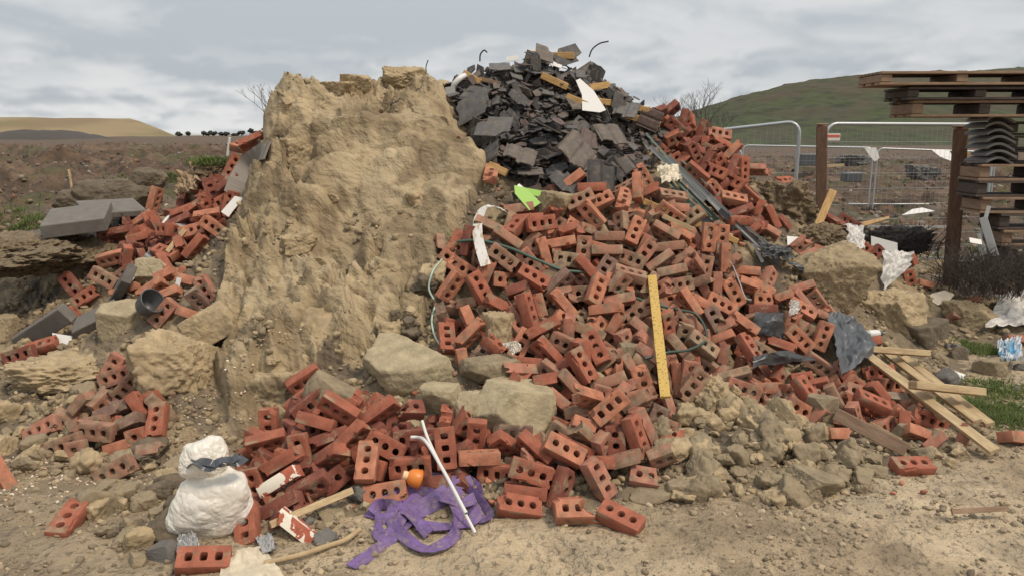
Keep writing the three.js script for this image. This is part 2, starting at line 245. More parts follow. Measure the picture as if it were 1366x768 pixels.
const HM = HG.slice(); // the soil itself; it lies lower where loose bricks and tiles bridge over hollows
const soilH = (x, z) => { const D = -z, g = groundY(x, z); if (!(x > GX0 && x < GX1 && D > GD0 && D < GD1)) return Math.max(g, bankY(x, z)); const i = Math.round((x - GX0) / STEP), j = Math.round((D - GD0) / STEP); return Math.max(g, HM[clamp(j, 0, ND - 1) * NX + clamp(i, 0, NX - 1)]); };
function hollow(polys, depth) {
  const q = 4, cx = Math.ceil(NX / q), cd = Math.ceil(ND / q); let m = new Float32Array(cx * cd);
  for (let j = 0; j < cd; j++) for (let i = 0; i < cx; i++) { const x = GX0 + i * q * STEP, D = GD0 + j * q * STEP, wx = x + 0.1 * noise(x * 4, D * 4, 3), wd = D + 0.1 * noise(x * 4 + 9, D * 4, 7); for (const p of polys) if (inPoly(p, wx, wd)) { m[j * cx + i] = 1; break; } }
  for (let k = 0; k < 2; k++) { const n = m.slice(); for (let j = 1; j < cd - 1; j++) for (let i = 1; i < cx - 1; i++) { let s = 0; for (let a = -1; a <= 1; a++) for (let b = -1; b <= 1; b++) s += m[(j + a) * cx + i + b]; n[j * cx + i] = s / 9; } m = n; }
  for (let j = 0; j < ND; j++) for (let i = 0; i < NX; i++) { const a = clamp(i / q, 0, cx - 1.01), b = clamp(j / q, 0, cd - 1.01), i0 = Math.floor(a), j0 = Math.floor(b), u = a - i0, v = b - j0, k = j0 * cx + i0; const w = mix(mix(m[k], m[k + 1], u), mix(m[k + cx], m[k + cx + 1], u), v); if (w > 0) HM[j * NX + i] -= depth * w * (0.55 + 0.9 * sstep(-0.3, 0.4, noise(i * 0.05, j * 0.05, 8))); }
}
function buildHeap() { // only where it stands above the land
  const at = (i, j) => [GX0 + i * STEP, HM[j * NX + i], -(GD0 + j * STEP)];
  const low = (i, j) => HM[j * NX + i] < groundY(GX0 + i * STEP, -(GD0 + j * STEP)) - 0.05;
  const keep = (i, j) => !(low(i, j) && low(i + 1, j) && low(i, j + 1) && low(i + 1, j + 1));
  const g = sheet(NX, ND, at, (x, y, z) => heapColor(x, -z, y), keep);
  put(mesh(g, clayMat), 'spoil_heap', 'tall spoil heap with a bare tan clay ridge between brick slopes', 'heap');
}
const WETZ = [[-0.36, 2.92], [-0.1, 2.98], [0.35, 2.92], [0.55, 2.7], [0.4, 2.4], [-0.5, 2.3], [-0.55, 2.6]]; // smeared pale mud with wheel prints
{ // the land: fine steps near the heap, growing outwards to the horizon
  const axis = (a, b, step, grow, far) => { const u = []; for (let x = a; x <= b; x += step) u.push(x); let s = step, x = u[u.length - 1]; while (x < far) { s *= grow; x += s; u.push(x); } s = step; x = a; while (x > -far) { s *= grow; x -= s; u.unshift(x); } return u; };
  const xs = axis(-3.3, 3.3, 0.018, 1.06, 1800), ds = axis(1.9, 5.0, 0.018, 1.055, 1800).filter(d => d > -400);
  const warm = [0.36, 0.28, 0.182], pale = [0.46, 0.37, 0.25], dark = [0.225, 0.172, 0.112], brown = [0.125, 0.084, 0.054], rust = [0.15, 0.09, 0.056], grey = [0.115, 0.095, 0.075], olive = [0.10, 0.105, 0.045];
  const color = (x, y, z) => {
    const D = -z, n1 = fbm(x * 0.9, z * 0.9, 1, 4), n2 = fbm(x * 4, z * 4, 2, 3), n3 = noise(x * 30, z * 30, 5);
    let c = mix3(warm, pale, sstep(-0.2, 0.4, n1 + n2 * 0.4)); c = mix3(c, dark, sstep(0.05, 0.5, n2 - n1 * 0.4 + n3 * 0.3) * 0.8);
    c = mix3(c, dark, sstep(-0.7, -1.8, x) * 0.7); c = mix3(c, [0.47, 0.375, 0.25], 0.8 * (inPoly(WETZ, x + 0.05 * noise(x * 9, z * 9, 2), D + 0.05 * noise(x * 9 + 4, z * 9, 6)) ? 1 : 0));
    const k = fbm(x * 0.3, z * 0.3, 4, 4), k2 = fbm(x * 0.07 + 5, z * 0.07, 7, 4);
    let f = mix3(brown, rust, sstep(-0.3, 0.4, k + 0.4 * n2)); f = mix3(f, grey, sstep(0.05, 0.5, k2 - k * 0.5 + (D < 22 ? 0.3 : 0)));
    f = mix3(f, olive, sstep(0.2, 0.55, fbm(x * 0.12 + 8, z * 0.3, 9, 4)) * 0.55);
    return mix3(c, f, sstep(5.4, 7.5, D + 0.6 * n1));
  };
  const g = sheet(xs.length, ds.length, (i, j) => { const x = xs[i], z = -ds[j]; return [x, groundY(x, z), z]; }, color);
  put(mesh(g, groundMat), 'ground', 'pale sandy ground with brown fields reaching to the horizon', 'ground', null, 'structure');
}
// ---------------------------------------------------------------- brick shapes
function projUV(g0, s = 1, ox = 0, oy = 0) { // uv in metres from the dominant side; u runs along x wherever it can
  const g = g0.index ? g0.toNonIndexed() : g0, p = g.attributes.position, uv = new Float32Array(p.count * 2), a = V(), b = V(), c = V();
  for (let i = 0; i < p.count; i += 3) {
    a.fromBufferAttribute(p, i); b.fromBufferAttribute(p, i + 1).sub(a); c.fromBufferAttribute(p, i + 2).sub(a); const n = b.cross(c), ax = Math.abs(n.x), ay = Math.abs(n.y), az = Math.abs(n.z);
    for (let k = 0; k < 3; k++) { a.fromBufferAttribute(p, i + k); const [u, v] = ax > ay && ax > az ? [a.z, a.y + 0.37] : ay > az ? [a.x, a.z + 0.71] : [a.x, a.y]; uv.set([u * s + ox, v * s + oy], (i + k) * 2); }
  }
  g.setAttribute('uv', new THREE.BufferAttribute(uv, 2)); return g;
}
const BS = 0.89, BL = 0.215 * BS, BW = 0.1025 * BS, BT = 0.065 * BS;
function brickShape(kind) {
  const s = new THREE.Shape(), w = BL / 2 - 0.003, h = BW / 2 - 0.003, r = 0.004;
  s.moveTo(-w + r, -h); s.lineTo(w - r, -h); s.quadraticCurveTo(w, -h, w, -h + r); s.lineTo(w, h - r); s.quadraticCurveTo(w, h, w - r, h); s.lineTo(-w + r, h); s.quadraticCurveTo(-w, h, -w, h - r); s.lineTo(-w, -h + r); s.quadraticCurveTo(-w, -h, -w + r, -h);
  for (const x of [-0.06 * BS, 0, 0.06 * BS]) {
    const p = new THREE.Path(), e = kind === 'square' ? 0.55 : 0.92, rx = (kind === 'square' ? 0.0185 : 0.0205) * BS, ry = (kind === 'square' ? 0.023 : 0.022) * BS;
    for (let k = 0; k <= 14; k++) { const t = -k / 14 * Math.PI * 2, c = Math.cos(t), d = Math.sin(t), X = x + rx * Math.sign(c) * Math.pow(Math.abs(c), e), Y = ry * Math.sign(d) * Math.pow(Math.abs(d), e); k ? p.lineTo(X, Y) : p.moveTo(X, Y); }
    s.holes.push(p);
  }
  const g = new THREE.ExtrudeGeometry(s, { depth: BT - 0.006, bevelEnabled: true, bevelThickness: 0.003, bevelSize: 0.003, bevelSegments: 2, curveSegments: 2 });
  g.translate(0, 0, -BT / 2 + 0.003); return g;
}
const ev = new Evaluator(); ev.useGroups = false;
function lump(n, seed, amp) { // a small rough body to break corners off with
  let g = new THREE.IcosahedronGeometry(1, n); g.deleteAttribute('uv'); g.deleteAttribute('normal'); g = mergeVertices(g, 1e-4); const p = g.attributes.position;
  for (let i = 0; i < p.count; i++) { const x = p.getX(i), y = p.getY(i), z = p.getZ(i), k = 1 + amp * fbm(x * 1.6 + seed * 3.1, y * 1.6, z * 1.6 + seed, 3); p.setXYZ(i, x * k, y * k, z * k); }
  g.computeVertexNormals(); g.setAttribute('uv', new THREE.BufferAttribute(new Float32Array(p.count * 2), 2)); return g;
}
function cut(g, cuts) { let b = new Brush(g); b.updateMatrixWorld(); for (const [seed, x, y, z, sx, sy, sz] of cuts) { const c = new Brush(lump(4, seed, 0.35)); c.position.set(x, y, z); c.scale.set(sx, sy, sz); c.rotation.set(seed, seed * 2, 0); c.updateMatrixWorld(); b = ev.evaluate(b, c, SUBTRACTION); } const o = b.geometry; o.clearGroups?.(); const out = new THREE.BufferGeometry(); for (const n of ['position', 'normal', 'uv']) out.setAttribute(n, o.attributes[n]); if (o.index) out.setIndex(o.index); if (o.drawRange.count !== Infinity) { const q = out.toNonIndexed(), c = o.drawRange.count, f = new THREE.BufferGeometry(); for (const n of ['position', 'normal', 'uv']) { const a = q.attributes[n]; f.setAttribute(n, new THREE.BufferAttribute(a.array.slice(0, c * a.itemSize), a.itemSize)); } return f; } return out; }
const rb = rng(11);
const finish = g => toCreasedNormals(projUV(g.index ? g.toNonIndexed() : g, 1, rb() * 3, rb() * 3), 0.6);
const round = brickShape('round'), square = brickShape('square');
const hx = BL / 2, hy = BW / 2, hz = BT / 2;
const WHOLE = [
  round.clone(), square.clone(),
  cut(round, [[1, hx, hy, hz, 0.022, 0.016, 0.014], [2, -hx, hy, -hz, 0.016, 0.012, 0.02], [3, 0.03, -hy, hz, 0.02, 0.006, 0.008]]),
  cut(square, [[4, -hx, -hy, hz, 0.02, 0.02, 0.02], [5, hx, 0.01, hz, 0.008, 0.03, 0.008], [6, -0.04, hy, hz, 0.024, 0.006, 0.006]]),
  cut(round, [[7, hx, -hy, hz, 0.036, 0.02, 0.03], [8, -0.06, hy, hz, 0.03, 0.009, 0.008], [9, -hx, -hy, -hz, 0.02, 0.02, 0.02]]),
  cut(square, [[21, -hx, hy, hz, 0.04, 0.03, 0.03], [22, hx, -hy, -hz, 0.03, 0.03, 0.03], [23, 0.04, hy, hz, 0.03, 0.012, 0.012]]), cut(round, [[24, hx, 0, -hz, 0.03, 0.06, 0.03], [25, -0.03, -hy, hz, 0.05, 0.01, 0.012]]), cut(round, [[26, -hx, 0.02, hz, 0.045, 0.03, 0.035], [27, hx, hy, hz, 0.02, 0.03, 0.02]]),
].map(finish);
const HALF = [ // brick bats, broken across a hole
  cut(round, [[12, 0.095, 0, 0, 0.09, 0.085, 0.075]]), cut(square, [[14, 0.12, 0.01, 0.01, 0.10, 0.09, 0.08], [15, -hx, hy, hz, 0.02, 0.02, 0.02]]), cut(round, [[17, 0.09, -0.02, 0, 0.115, 0.1, 0.09]]), cut(square, [[19, 0.14, 0.03, 0, 0.12, 0.08, 0.08]]),
].map(finish);

// ---------------------------------------------------------------- brick surfaces: fired clay, part caked with the heap's own soil
function brickMap(base, cake, seed) { return texture(512, (u, v) => {
  const f = tfbm(u, v, 10, 5, seed, 0.6), g = tnoise(u * 70, v * 70, 70, seed + 3), drag = tfbm(u, v * 1, 5, 5, seed + 40, 0.62) + 0.25 * tnoise(u * 6, v * 40, 40, seed + 5) * 0.6;
  let c = base.map((b, q) => b * (1 + 0.34 * f + 0.18 * g * (q ? 1 : 0.7)));
  if (g > 0.5) c = c.map(b => b * 0.72); // burnt specks
  const mud = [0.25, 0.188, 0.12].map(b => b * (0.9 + 0.6 * f)), k = sstep(0.14 - cake, 0.62 - cake, drag + 0.42 * g + 0.3 * tnoise(u * 34, v * 34, 34, seed + 8));
  return mix3(c, mud, k * 0.8);
}, true, 1 / 0.55, 1 / 0.55); }
const TONES = {
  r: [[0.292, 0.094, 0.054], 0.0, 'red'], o: [[0.375, 0.152, 0.088], 0.02, 'orange-red'], k: [[0.19, 0.06, 0.039], 0.0, 'deep red'], p: [[0.335, 0.142, 0.094], 0.12, 'mud-flecked red'],
  d: [[0.285, 0.142, 0.092], 0.28, 'dusty brown'], t: [[0.29, 0.17, 0.105], 0.55, 'clay-caked tan'], g: [[0.18, 0.105, 0.08], 0.2, 'grey-brown'],
};
const BRICKM = {};
{ let s = 100; for (const k in TONES) BRICKM[k] = std({ map: brickMap(TONES[k][0], TONES[k][1], s += 7), bumpMap: grainBump, bumpScale: 0.0016, roughness: 0.9 }); }
{ // two bricks splashed with white paint
  const m = (seed) => texture(512, (u, v) => { const f = tfbm(u, v, 10, 5, seed, 0.6), k = sstep(0.0, 0.05, tfbm(u, v, 2, 5, seed + 9, 0.55) - 0.02); return mix3([0.36, 0.1, 0.058].map(b => b * (1 + 0.3 * f)), [0.74, 0.68, 0.57], k); }, true, 1 / 0.24, 1 / 0.24);
  BRICKM.w = std({ map: m(501), bumpMap: grainBump, bumpScale: 0.0014 }); TONES.w = [0, 0, 'white-splashed red'];
}

// ---------------------------------------------------------------- bricks read off the photograph: place, lean (turn in view, yaw, roll), tone, whole or half
const CAMQ = camera.quaternion.clone();
const qx = new THREE.Quaternion(), AX = V(1, 0, 0), AY = V(0, 1, 0), AZ = V(0, 0, 1);
const lean = (a, t, r) => CAMQ.clone().multiply(qx.setFromAxisAngle(AZ, a * RAD).clone()).multiply(qx.setFromAxisAngle(AY, t * RAD).clone()).multiply(qx.setFromAxisAngle(AX, r * RAD).clone());
const bricks = []; // {p, q, half, tone, px, py, fixed}
const ZONES = [ // landmark, test
  ['in pile beside white bag', (x, y) => x >= 300 && x < 475 && y > 470],
  ['near purple straps', (x, y) => x >= 475 && x < 672 && y > 530],
  ['below big pale boulders', (x, y) => x >= 672 && x < 910 && y > 545],
  ['below left clay block', (x, y) => x < 300 && y > 485],
  ['beside white card', (x, y) => x < 125 && y > 370],
  ['near black plastic pot', (x, y) => x < 300 && y > 360],
  ['behind grey paving slabs', (x, y) => x < 360],
  ['under broken timber pallet', (x, y) => x > 1125 && y > 480],
  ['in litter behind boulder', (x, y) => x > 1095],
  ['around black plastic sheeting', (x, y) => x > 995 && y > 340],
  ['on ridge below fence', (x, y) => x > 868 && y < 300],
  ['right of yellow plank', (x, y) => x > 880],
  ['beside yellow plank', (x, y) => x > 805 && y > 330],
  ['under dark roof tiles', (x, y) => y < 335],
  ['between strap and boulders', (x, y) => x < 725],
  ['midway down brick slope', () => true],
];
function B(list) { for (const [px, py, a, t, r, opt = ''] of list) bricks.push({ px, py, a, t, r, half: opt.includes('h'), tone: (opt.match(/[rokpdtgw]/) || [''])[0], lift: opt.includes('+') ? 0.1 : 0.045 }); }
B([ // pile by the bag, straps, foot of the heap
  [407, 508, 33, 10, 40, 'r'], [405, 537, 40, 20, 20, 'r'], [418, 552, 40, 15, 20, 'k'], [441, 563, -38, 15, 15, 'r'], [366, 572, -88, 5, 0, 'r'], [366, 604, 13, 10, 40, 'r+'], [432, 587, -13, -10, 75, 'r+'], [492, 553, 40, 0, 60, 'r'], [508, 562, 36, 0, 60, 'r'], [465, 592, 45, 0, 60, 'r'],
  [487, 592, 33, 0, -20, 'r'], [515, 600, -28, 0, -10, 'r'], [493, 625, 90, 40, 0, 'o+'], [549, 628, 4, 0, 5, 'r'], [599, 605, 97, 10, 0, 'r+'], [515, 660, 10, 0, -25, 'o'], [556, 598, 5, 0, 0, 'k'], [635, 590, 85, -15, 0, 'r'], [633, 622, 0, 10, 90, 'o'], [668, 628, -5, -15, 0, 'r'],
  [686, 582, -4, 0, 5, 'g'], [678, 600, -40, 30, 30, 'r'], [712, 609, -40, -20, 60, 'r'], [752, 572, -22, 0, 0, 'r'], [750, 610, -28, 0, -35, 'o+'], [765, 601, -25, 0, 0, 'r'], [706, 637, -17, 0, -5, 'r'], [735, 640, -30, 20, 20, 'r'], [796, 646, -62, 0, -40, 'p+'], [828, 697, -20, -28, -55, 'r'],
  [855, 637, -8, -10, -45, 'po h'], [798, 617, 0, 0, 80, 'r h'], [830, 617, 15, 0, 85, 'd h'], [843, 592, -70, 0, -55, 'r+'], [822, 592, -85, 0, 0, 'k'], [871, 568, 65, 0, 0, 'g'], [890, 593, 50, 40, -20, 'r h'], [808, 557, 40, 0, -10, 'o+'], [796, 546, 75, 0, 0, 'p'], [765, 556, 10, 0, 85, 'd h'],
  [693, 674, -12, 10, -50, 'r'], [753, 680, 0, 10, -50, 'r h'], [757, 692, 0, 5, -50, 'o h'], [703, 657, -6, 0, 85, 'r'], [744, 655, 70, 20, 50, 'k'], [345, 625, 60, 0, 10, 'k'], [376, 630, 75, 0, 0, 'r'], [345, 656, -75, 0, 10, 'r'], [379, 653, 32, 0, 75, 'w+'], [378, 676, 28, 0, 70, 'k'],
  [418, 650, 28, 0, 30, 'k'], [446, 629, 35, -35, 50, 'r+'], [428, 640, 40, 20, 10, 'k'], [412, 607, -80, 0, 0, 'r'], [330, 706, -70, -40, 0, 'r'], [396, 708, -38, 0, 75, 'w'], [272, 753, -4, 15, -52, 'r'], [92, 699, 86, 62, 0, 'r'], [1217, 627, 0, 5, -62, 'r'], [448, 600, 20, 0, 60, 'k'], [392, 560, 70, 0, 40, 'k'], [620, 575, 60, 0, 30, 'r h'], [575, 640, 5, 0, 70, 'k'],
]);
B([ // scatter below the clay block
  [57, 578, 28, 0, -25, 'p'], [90, 560, -30, 0, 60, 'd h'], [125, 568, 12, 0, 80, 'd'], [134, 541, 60, 40, 60, 'd h'], [118, 547, 50, 0, 80, 'd h'], [157, 556, 22, 0, 70, 'g'], [161, 575, 25, 0, 70, 'g'], [175, 558, -55, 0, 80, 'r'], [205, 570, -80, -35, 0, 'r+'], [190, 541, 20, 0, 75, 'r'],
  [169, 522, 48, 0, 20, 'd'], [151, 496, 62, 0, 0, 'p'], [158, 508, 20, 0, 0, 'p'], [187, 588, -75, 0, 0, 'r h'], [200, 606, 10, 0, 60, 'd h'], [96, 592, 20, 0, 0, 'd'], [108, 605, -80, 0, 0, 'd h'], [154, 632, 28, 0, -5, 'd'], [130, 578, -5, 0, 10, 'd'], [4, 642, -60, 0, 40, 'o'],
  [30, 477, 17, 0, 0, 'k'], [56, 470, 18, 10, -50, 'r+'], [98, 383, -50, 0, 0, 'k'], [117, 398, 32, 0, -5, 'r'], [106, 428, -52, 0, 80, 'r'], [153, 349, 14, 0, 35, 'o'], [209, 272, 75, 0, 80, 'o+'], [192, 298, 35, 0, 60, 'o'], [212, 302, -60, 0, 80, 'r'], [190, 322, 15, 0, 85, 'r'],
  [223, 340, -17, -20, -45, 'r'], [260, 312, 15, 0, -20, 'o'], [287, 306, -35, 0, 0, 'o'], [262, 332, 50, 0, 80, 'r'], [294, 232, 5, 0, 15, 'k'], [291, 248, 0, 0, 85, 'k'], [318, 231, 62, 0, 0, 'r'], [327, 200, -12, 10, -55, 'o'], [340, 191, 25, 0, 60, 'r'], [302, 270, 30, 0, 0, 'r'],
  [256, 239, -20, 0, 40, 'r'], [250, 288, 20, 0, 60, 'r'], [268, 286, 35, 0, 60, 'r'], [243, 302, 25, 0, 60, 'k'], [170, 391, 20, 0, 75, 'o'], [205, 385, 35, 0, 60, 'o'], [222, 375, 25, 0, 70, 'o h'], [249, 376, -15, 0, 75, 'o h'], [224, 397, 22, 0, 65, 'o'], [220, 420, 50, 0, 0, 'p'],
  [268, 405, -60, 30, 0, 'g'], [276, 390, -60, 0, 10, 'p'], [252, 418, -20, 0, 80, 'o h'], [143, 373, -30, 0, 0, 'd'], [166, 312, 10, 0, 70, 'k'], [230, 312, 55, 0, 50, 'r'], [282, 288, 10, 0, 50, 'o'], [142, 330, 30, 0, 60, 'r h'], [176, 340, 60, 0, 60, 'k'], [310, 250, 40, 0, 70, 'k'],
]);
B([ // middle of the slope
  [652, 236, 82, 55, 0, 'o+'], [692, 283, 8, 0, 80, 'd'], [700, 300, 5, 10, 75, 'r'], [720, 310, 10, 22, 0, 'r+'], [655, 312, -25, 0, 60, 'd'], [678, 323, -35, 0, 70, 'd'], [629, 325, 80, 0, 60, 'k'], [600, 344, 50, 0, 0, 'o h'], [619, 360, -32, 0, 0, 'o'], [603, 385, 55, 0, 40, 'o'],
  [641, 392, -60, 0, -30, 'r+'], [668, 415, -28, 0, 75, 'r'], [675, 344, -37, 0, 0, 'd'], [708, 353, -52, 0, 0, 'p'], [711, 378, -32, 0, -35, 'r+'], [701, 421, -74, 0, -62, 'r+'], [625, 425, -65, -20, 75, 'o h'], [718, 409, -75, 0, 80, 'o h'], [600, 452, 100, 40, 20, 'r'], [628, 451, 45, 0, 60, 'o'],
  [617, 479, -80, 0, 80, 'o h'], [697, 464, 60, 20, 0, 'o'], [704, 488, -5, 0, 80, 'r h'], [725, 447, 28, 0, 75, 'r+'], [733, 477, -48, 0, 50, 'r'], [728, 514, 10, 0, 70, 'r h'], [758, 449, 85, 0, 80, 'p h'], [792, 472, -65, -25, 0, 'r+'], [777, 502, -60, -10, -42, 'r+'], [763, 524, -48, 0, 80, 'd'],
  [812, 520, 20, 0, 80, 'd'], [826, 515, 22, 0, 70, 'p h'], [853, 514, -70, 0, 0, 'o'], [848, 450, -38, 0, 75, 'd'], [864, 462, -45, 0, 60, 'p'], [784, 443, -22, 0, 85, 't'], [728, 341, -75, 0, 80, 'o'], [746, 333, 10, 0, 75, 'o'], [754, 351, -8, 0, -10, 't'], [779, 339, 86, 0, 0, 'p'],
  [810, 323, 0, 0, 90, 'd'], [843, 312, 65, 20, 0, 'o'], [761, 248, 38, 0, 80, 'o+'], [788, 258, 2, 0, 85, 'r+'], [770, 279, -28, 0, 10, 'o'], [787, 290, -50, 0, 30, 'o'], [800, 278, 25, 0, -30, 'o'], [825, 272, 70, 45, 0, 'o+'], [838, 286, 10, 30, 70, 'o'], [842, 258, 88, 20, 70, 'o+'],
  [858, 240, -60, 0, 0, 'o'], [867, 259, 25, 0, 70, 'r h'], [858, 342, 52, 0, 0, 'p'], [838, 347, -20, 0, 0, 'd'], [803, 342, 0, 0, 80, 'd'], [836, 375, -28, 0, 70, 'd'], [783, 367, -48, 0, 80, 'r+'], [795, 397, 68, 25, 20, 'o+'], [768, 394, 3, 0, 0, 'd'], [748, 413, -50, 0, 75, 'o+'],
  [740, 372, 38, 0, 80, 't'], [823, 404, 10, 0, 70, 'p'], [809, 425, 8, -20, 75, 'o'], [852, 420, 30, 0, -20, 'd'], [745, 396, 10, 0, 40, 'd h'], [690, 395, 20, 0, 70, 'k h'], [757, 312, 20, 0, 60, 'r h'], [820, 440, 60, 0, 60, 'o h'], [805, 490, 40, 0, 70, 'd h'], [838, 500, -60, 0, 60, 'd'], [755, 490, 30, 0, 50, 'k h'], [690, 520, 60, 0, 60, 'r h'], [740, 540, -40, 0, 70, 'p h'], [780, 575, -20, 0, 60, 'o h'], [870, 610, 20, 0, 40, 'd h'],
]);
B([ // right of the plank, sheeting, ridge, pallet
  [940, 322, 84, 0, 0, 'o+'], [958, 320, 85, 0, 0, 'o'], [961, 350, 88, 0, 85, 'o+'], [890, 292, -36, 0, 20, 'o'], [906, 311, -32, 0, 65, 'o'], [880, 320, -30, 0, 60, 'd'], [893, 268, -8, 10, -50, 'd'], [901, 284, -5, 0, 80, 'p h'], [953, 256, -52, 0, 0, 'o'], [972, 272, -12, 0, -45, 'o+'], [996, 264, -42, 0, 30, 'r'],
  [887, 333, 6, 0, 85, 'd'], [862, 337, 65, 0, 0, 'p'], [893, 367, 12, 0, 70, 'd'], [903, 386, 9, 15, 0, 'd'], [938, 363, 78, 0, 10, 'd'], [955, 387, 88, 0, 85, 'p'], [968, 393, -60, 0, 0, 'o'], [990, 368, -5, 0, 80, 'o'], [972, 360, 40, 0, 60, 'd'], [991, 382, -20, 0, 60, 'o h'],
  [915, 411, -60, -20, 70, 'o'], [934, 412, -30, 0, 75, 'o'], [955, 415, -28, 0, -20, 'o'], [985, 438, -36, 0, 75, 'o+'], [902, 431, -50, 0, 0, 'p'], [930, 437, -50, 0, 75, 'd'], [960, 442, 30, 0, 70, 'p h'], [880, 353, 35, 0, 60, 'd'], [908, 350, 35, 0, 50, 'd'], [932, 468, -38, 0, -40, 't+'],
  [987, 467, -62, -20, -45, 'r+'], [962, 453, 25, -20, 50, 'o'], [903, 468, -50, 0, 80, 'd'], [897, 488, -70, 0, 60, 'o h'], [923, 520, 52, 0, 0, 'd+'], [912, 508, 80, 0, 0, 'p'], [978, 507, 15, 0, 40, 't'], [990, 523, -20, 0, 0, 'p'], [962, 477, 80, 0, 80, 'p h'], [1012, 402, -5, 0, -10, 'o h'],
  [1013, 414, 0, 0, 90, 'k'], [1038, 398, 20, 0, 70, 'o h'], [1013, 385, -30, 0, 70, 'o'], [1068, 390, 18, 0, 70, 'p'], [1065, 418, -33, -15, -35, 'o+'], [1067, 406, -50, 0, 60, 'p'], [1088, 404, -55, 0, 30, 'p'], [1093, 424, -25, 0, 70, 'p h'], [1062, 457, -45, 0, 0, 'o+'], [1091, 453, 68, 0, 0, 'o+'],
  [1036, 463, -20, -20, 70, 'r'], [1016, 475, -30, 0, -10, 't'], [993, 447, -40, 0, 75, 'o'], [1092, 491, -35, 0, 20, 'd'], [1112, 426, -45, 0, 30, 'o'], [1121, 434, 30, 0, 60, 'd h'], [1016, 525, 3, 0, 85, 'o h'], [1052, 525, 0, 20, 80, 'o h'], [1083, 520, 18, -25, 20, 'r'], [1130, 524, 50, 0, 0, 'o'],
  [1063, 548, -30, 0, 0, 'o h'], [1110, 583, -5, 20, 70, 'o h'], [1142, 546, -30, 0, 60, 'r'], [1156, 550, -24, 0, -60, 'r+'], [1170, 536, -52, 0, 70, 'r+'], [1172, 502, 5, 0, -25, 'r'], [1184, 517, 0, 0, 0, 'o h'], [1236, 563, -22, 0, 0, 'r'], [1205, 561, -40, 0, 20, 'o h'], [1210, 544, 10, 0, 75, 'o h'], [1224, 586, -20, 0, 60, 'o h'], [1240, 591, 40, 0, 60, 'p h'], [1285, 588, 70, 0, 60, 'p h'],
  [912, 158, 75, 0, 70, 'k'], [885, 166, -20, 0, 40, 'k'], [890, 157, 40, 0, 60, 'k'], [897, 176, -40, 0, 20, 'k'], [921, 189, 5, 0, 80, 'k h'], [937, 178, 70, 0, 60, 'k'], [935, 203, 85, 0, 80, 'r'], [952, 188, -10, 0, -20, 'p'], [963, 188, -30, 0, 60, 'r'], [967, 204, 45, 0, 70, 'o'], [951, 200, 20, 0, 50, 'k'],
  [980, 214, -12, 0, 70, 'r'], [966, 222, 10, 0, -20, 'p h'], [986, 233, 88, 0, 30, 'r+'], [966, 235, 5, 0, 75, 'k'], [1006, 229, -3, -10, 60, 'p h'], [1042, 236, 6, 20, -45, 'r+'], [1008, 284, 65, 0, 75, 'r'], [1025, 291, -65, 0, 80, 'r'], [1003, 297, -20, 0, 75, 'k'], [905, 183, 30, 0, 60, 'k'], [918, 204, -30, 0, 60, 'k'], [940, 222, 60, 0, 60, 'k'], [930, 235, -40, 0, 40, 'r'], [985, 290, 20, 0, 60, 'k'], [872, 158, 20, 0, 50, 'k'], [912, 216, 40, 0, 70, 'r h'], [1000, 312, 35, 0, 60, 'r h'], [1024, 312, -30, 0, 60, 'p h'],
  [1163, 342, 45, 0, 0, 'k'], [1146, 329, -40, 0, 0, 'r'], [1107, 298, -30, 0, 50, 'k'], [1130, 299, -30, 0, 10, 'k'], [1211, 371, -75, 0, 10, 'r h'], [1230, 382, -15, 0, 70, 'o h'], [1213, 336, -65, 0, 75, 'r h'], [1295, 405, 20, 0, 60, 'p h'], [1275, 426, -20, 0, 50, 'p h'], [1290, 416, 5, 0, 70, 'r h'], [1357, 589, -10, 20, 70, 'o'], [1357, 456, -5, 0, 70, 'p'], [1147, 449, -10, 0, 70, 'p'], [1160, 460, 15, 0, 70, 'r h'], [1075, 345, 20, 0, 40, 'p h'], [1090, 338, -20, 0, 50, 'r h'], [1064, 330, 40, 0, 30, 'p h'], [1040, 300, -50, 0, 60, 'k h'],
]);
{ // tones where none was read
  const r = rng(5); for (const b of bricks) { if (!b.tone) b.tone = 'rop'[Math.floor(r() * 3)]; b.hand = true; b.variant = Math.floor(r() * 1000); }
}
// bricks of the lower layers that show between the named ones
const PILES = [
  [[600, 330], [660, 320], [700, 280], [760, 250], [850, 235], [900, 250], [960, 320], [1010, 380], [1050, 400], [1080, 470], [1000, 500], [900, 520], [880, 560], [800, 620], [700, 640], [680, 560], [700, 480], [600, 460], [590, 400]],
  [[330, 610], [400, 530], [500, 560], [640, 590], [660, 640], [560, 640], [450, 640], [370, 690], [330, 690]],
  [[880, 160], [930, 180], [1000, 240], [1020, 300], [980, 310], [930, 240], [890, 190]],
  [[150, 320], [220, 280], [320, 220], [300, 290], [250, 340], [210, 360], [150, 370]],
  [[1000, 500], [1120, 500], [1220, 530], [1240, 580], [1130, 570], [1010, 540]],
  [[140, 530], [200, 520], [210, 590], [120, 590]],
];
{ const r = rng(31), count = [210, 60, 52, 44, 36, 12];
  PILES.forEach((poly, n) => { const xs = poly.map(p => p[0]), ys = poly.map(p => p[1]), x0 = Math.min(...xs), x1 = Math.max(...xs), y0 = Math.min(...ys), y1 = Math.max(...ys); let k = 0, guard = 0;
    while (k < count[n] && guard++ < 4000) { const px = mix(x0, x1, r()), py = mix(y0, y1, r()); if (!inPoly(poly, px, py)) continue; k++; bricks.push({ px, py, a: r() * 360, t: (r() - 0.5) * 70, r: [0, 80, -40, 60, 30][Math.floor(r() * 5)] + (r() - 0.5) * 30, half: r() < 0.6, tone: n === 2 || n === 3 ? 'kkrr'[Math.floor(r() * 4)] : n === 1 ? 'kr'[Math.floor(r() * 2)] : 'rpddpogt'[Math.floor(r() * 8)], lift: 0.0, variant: Math.floor(r() * 1000), hand: false }); } });
}
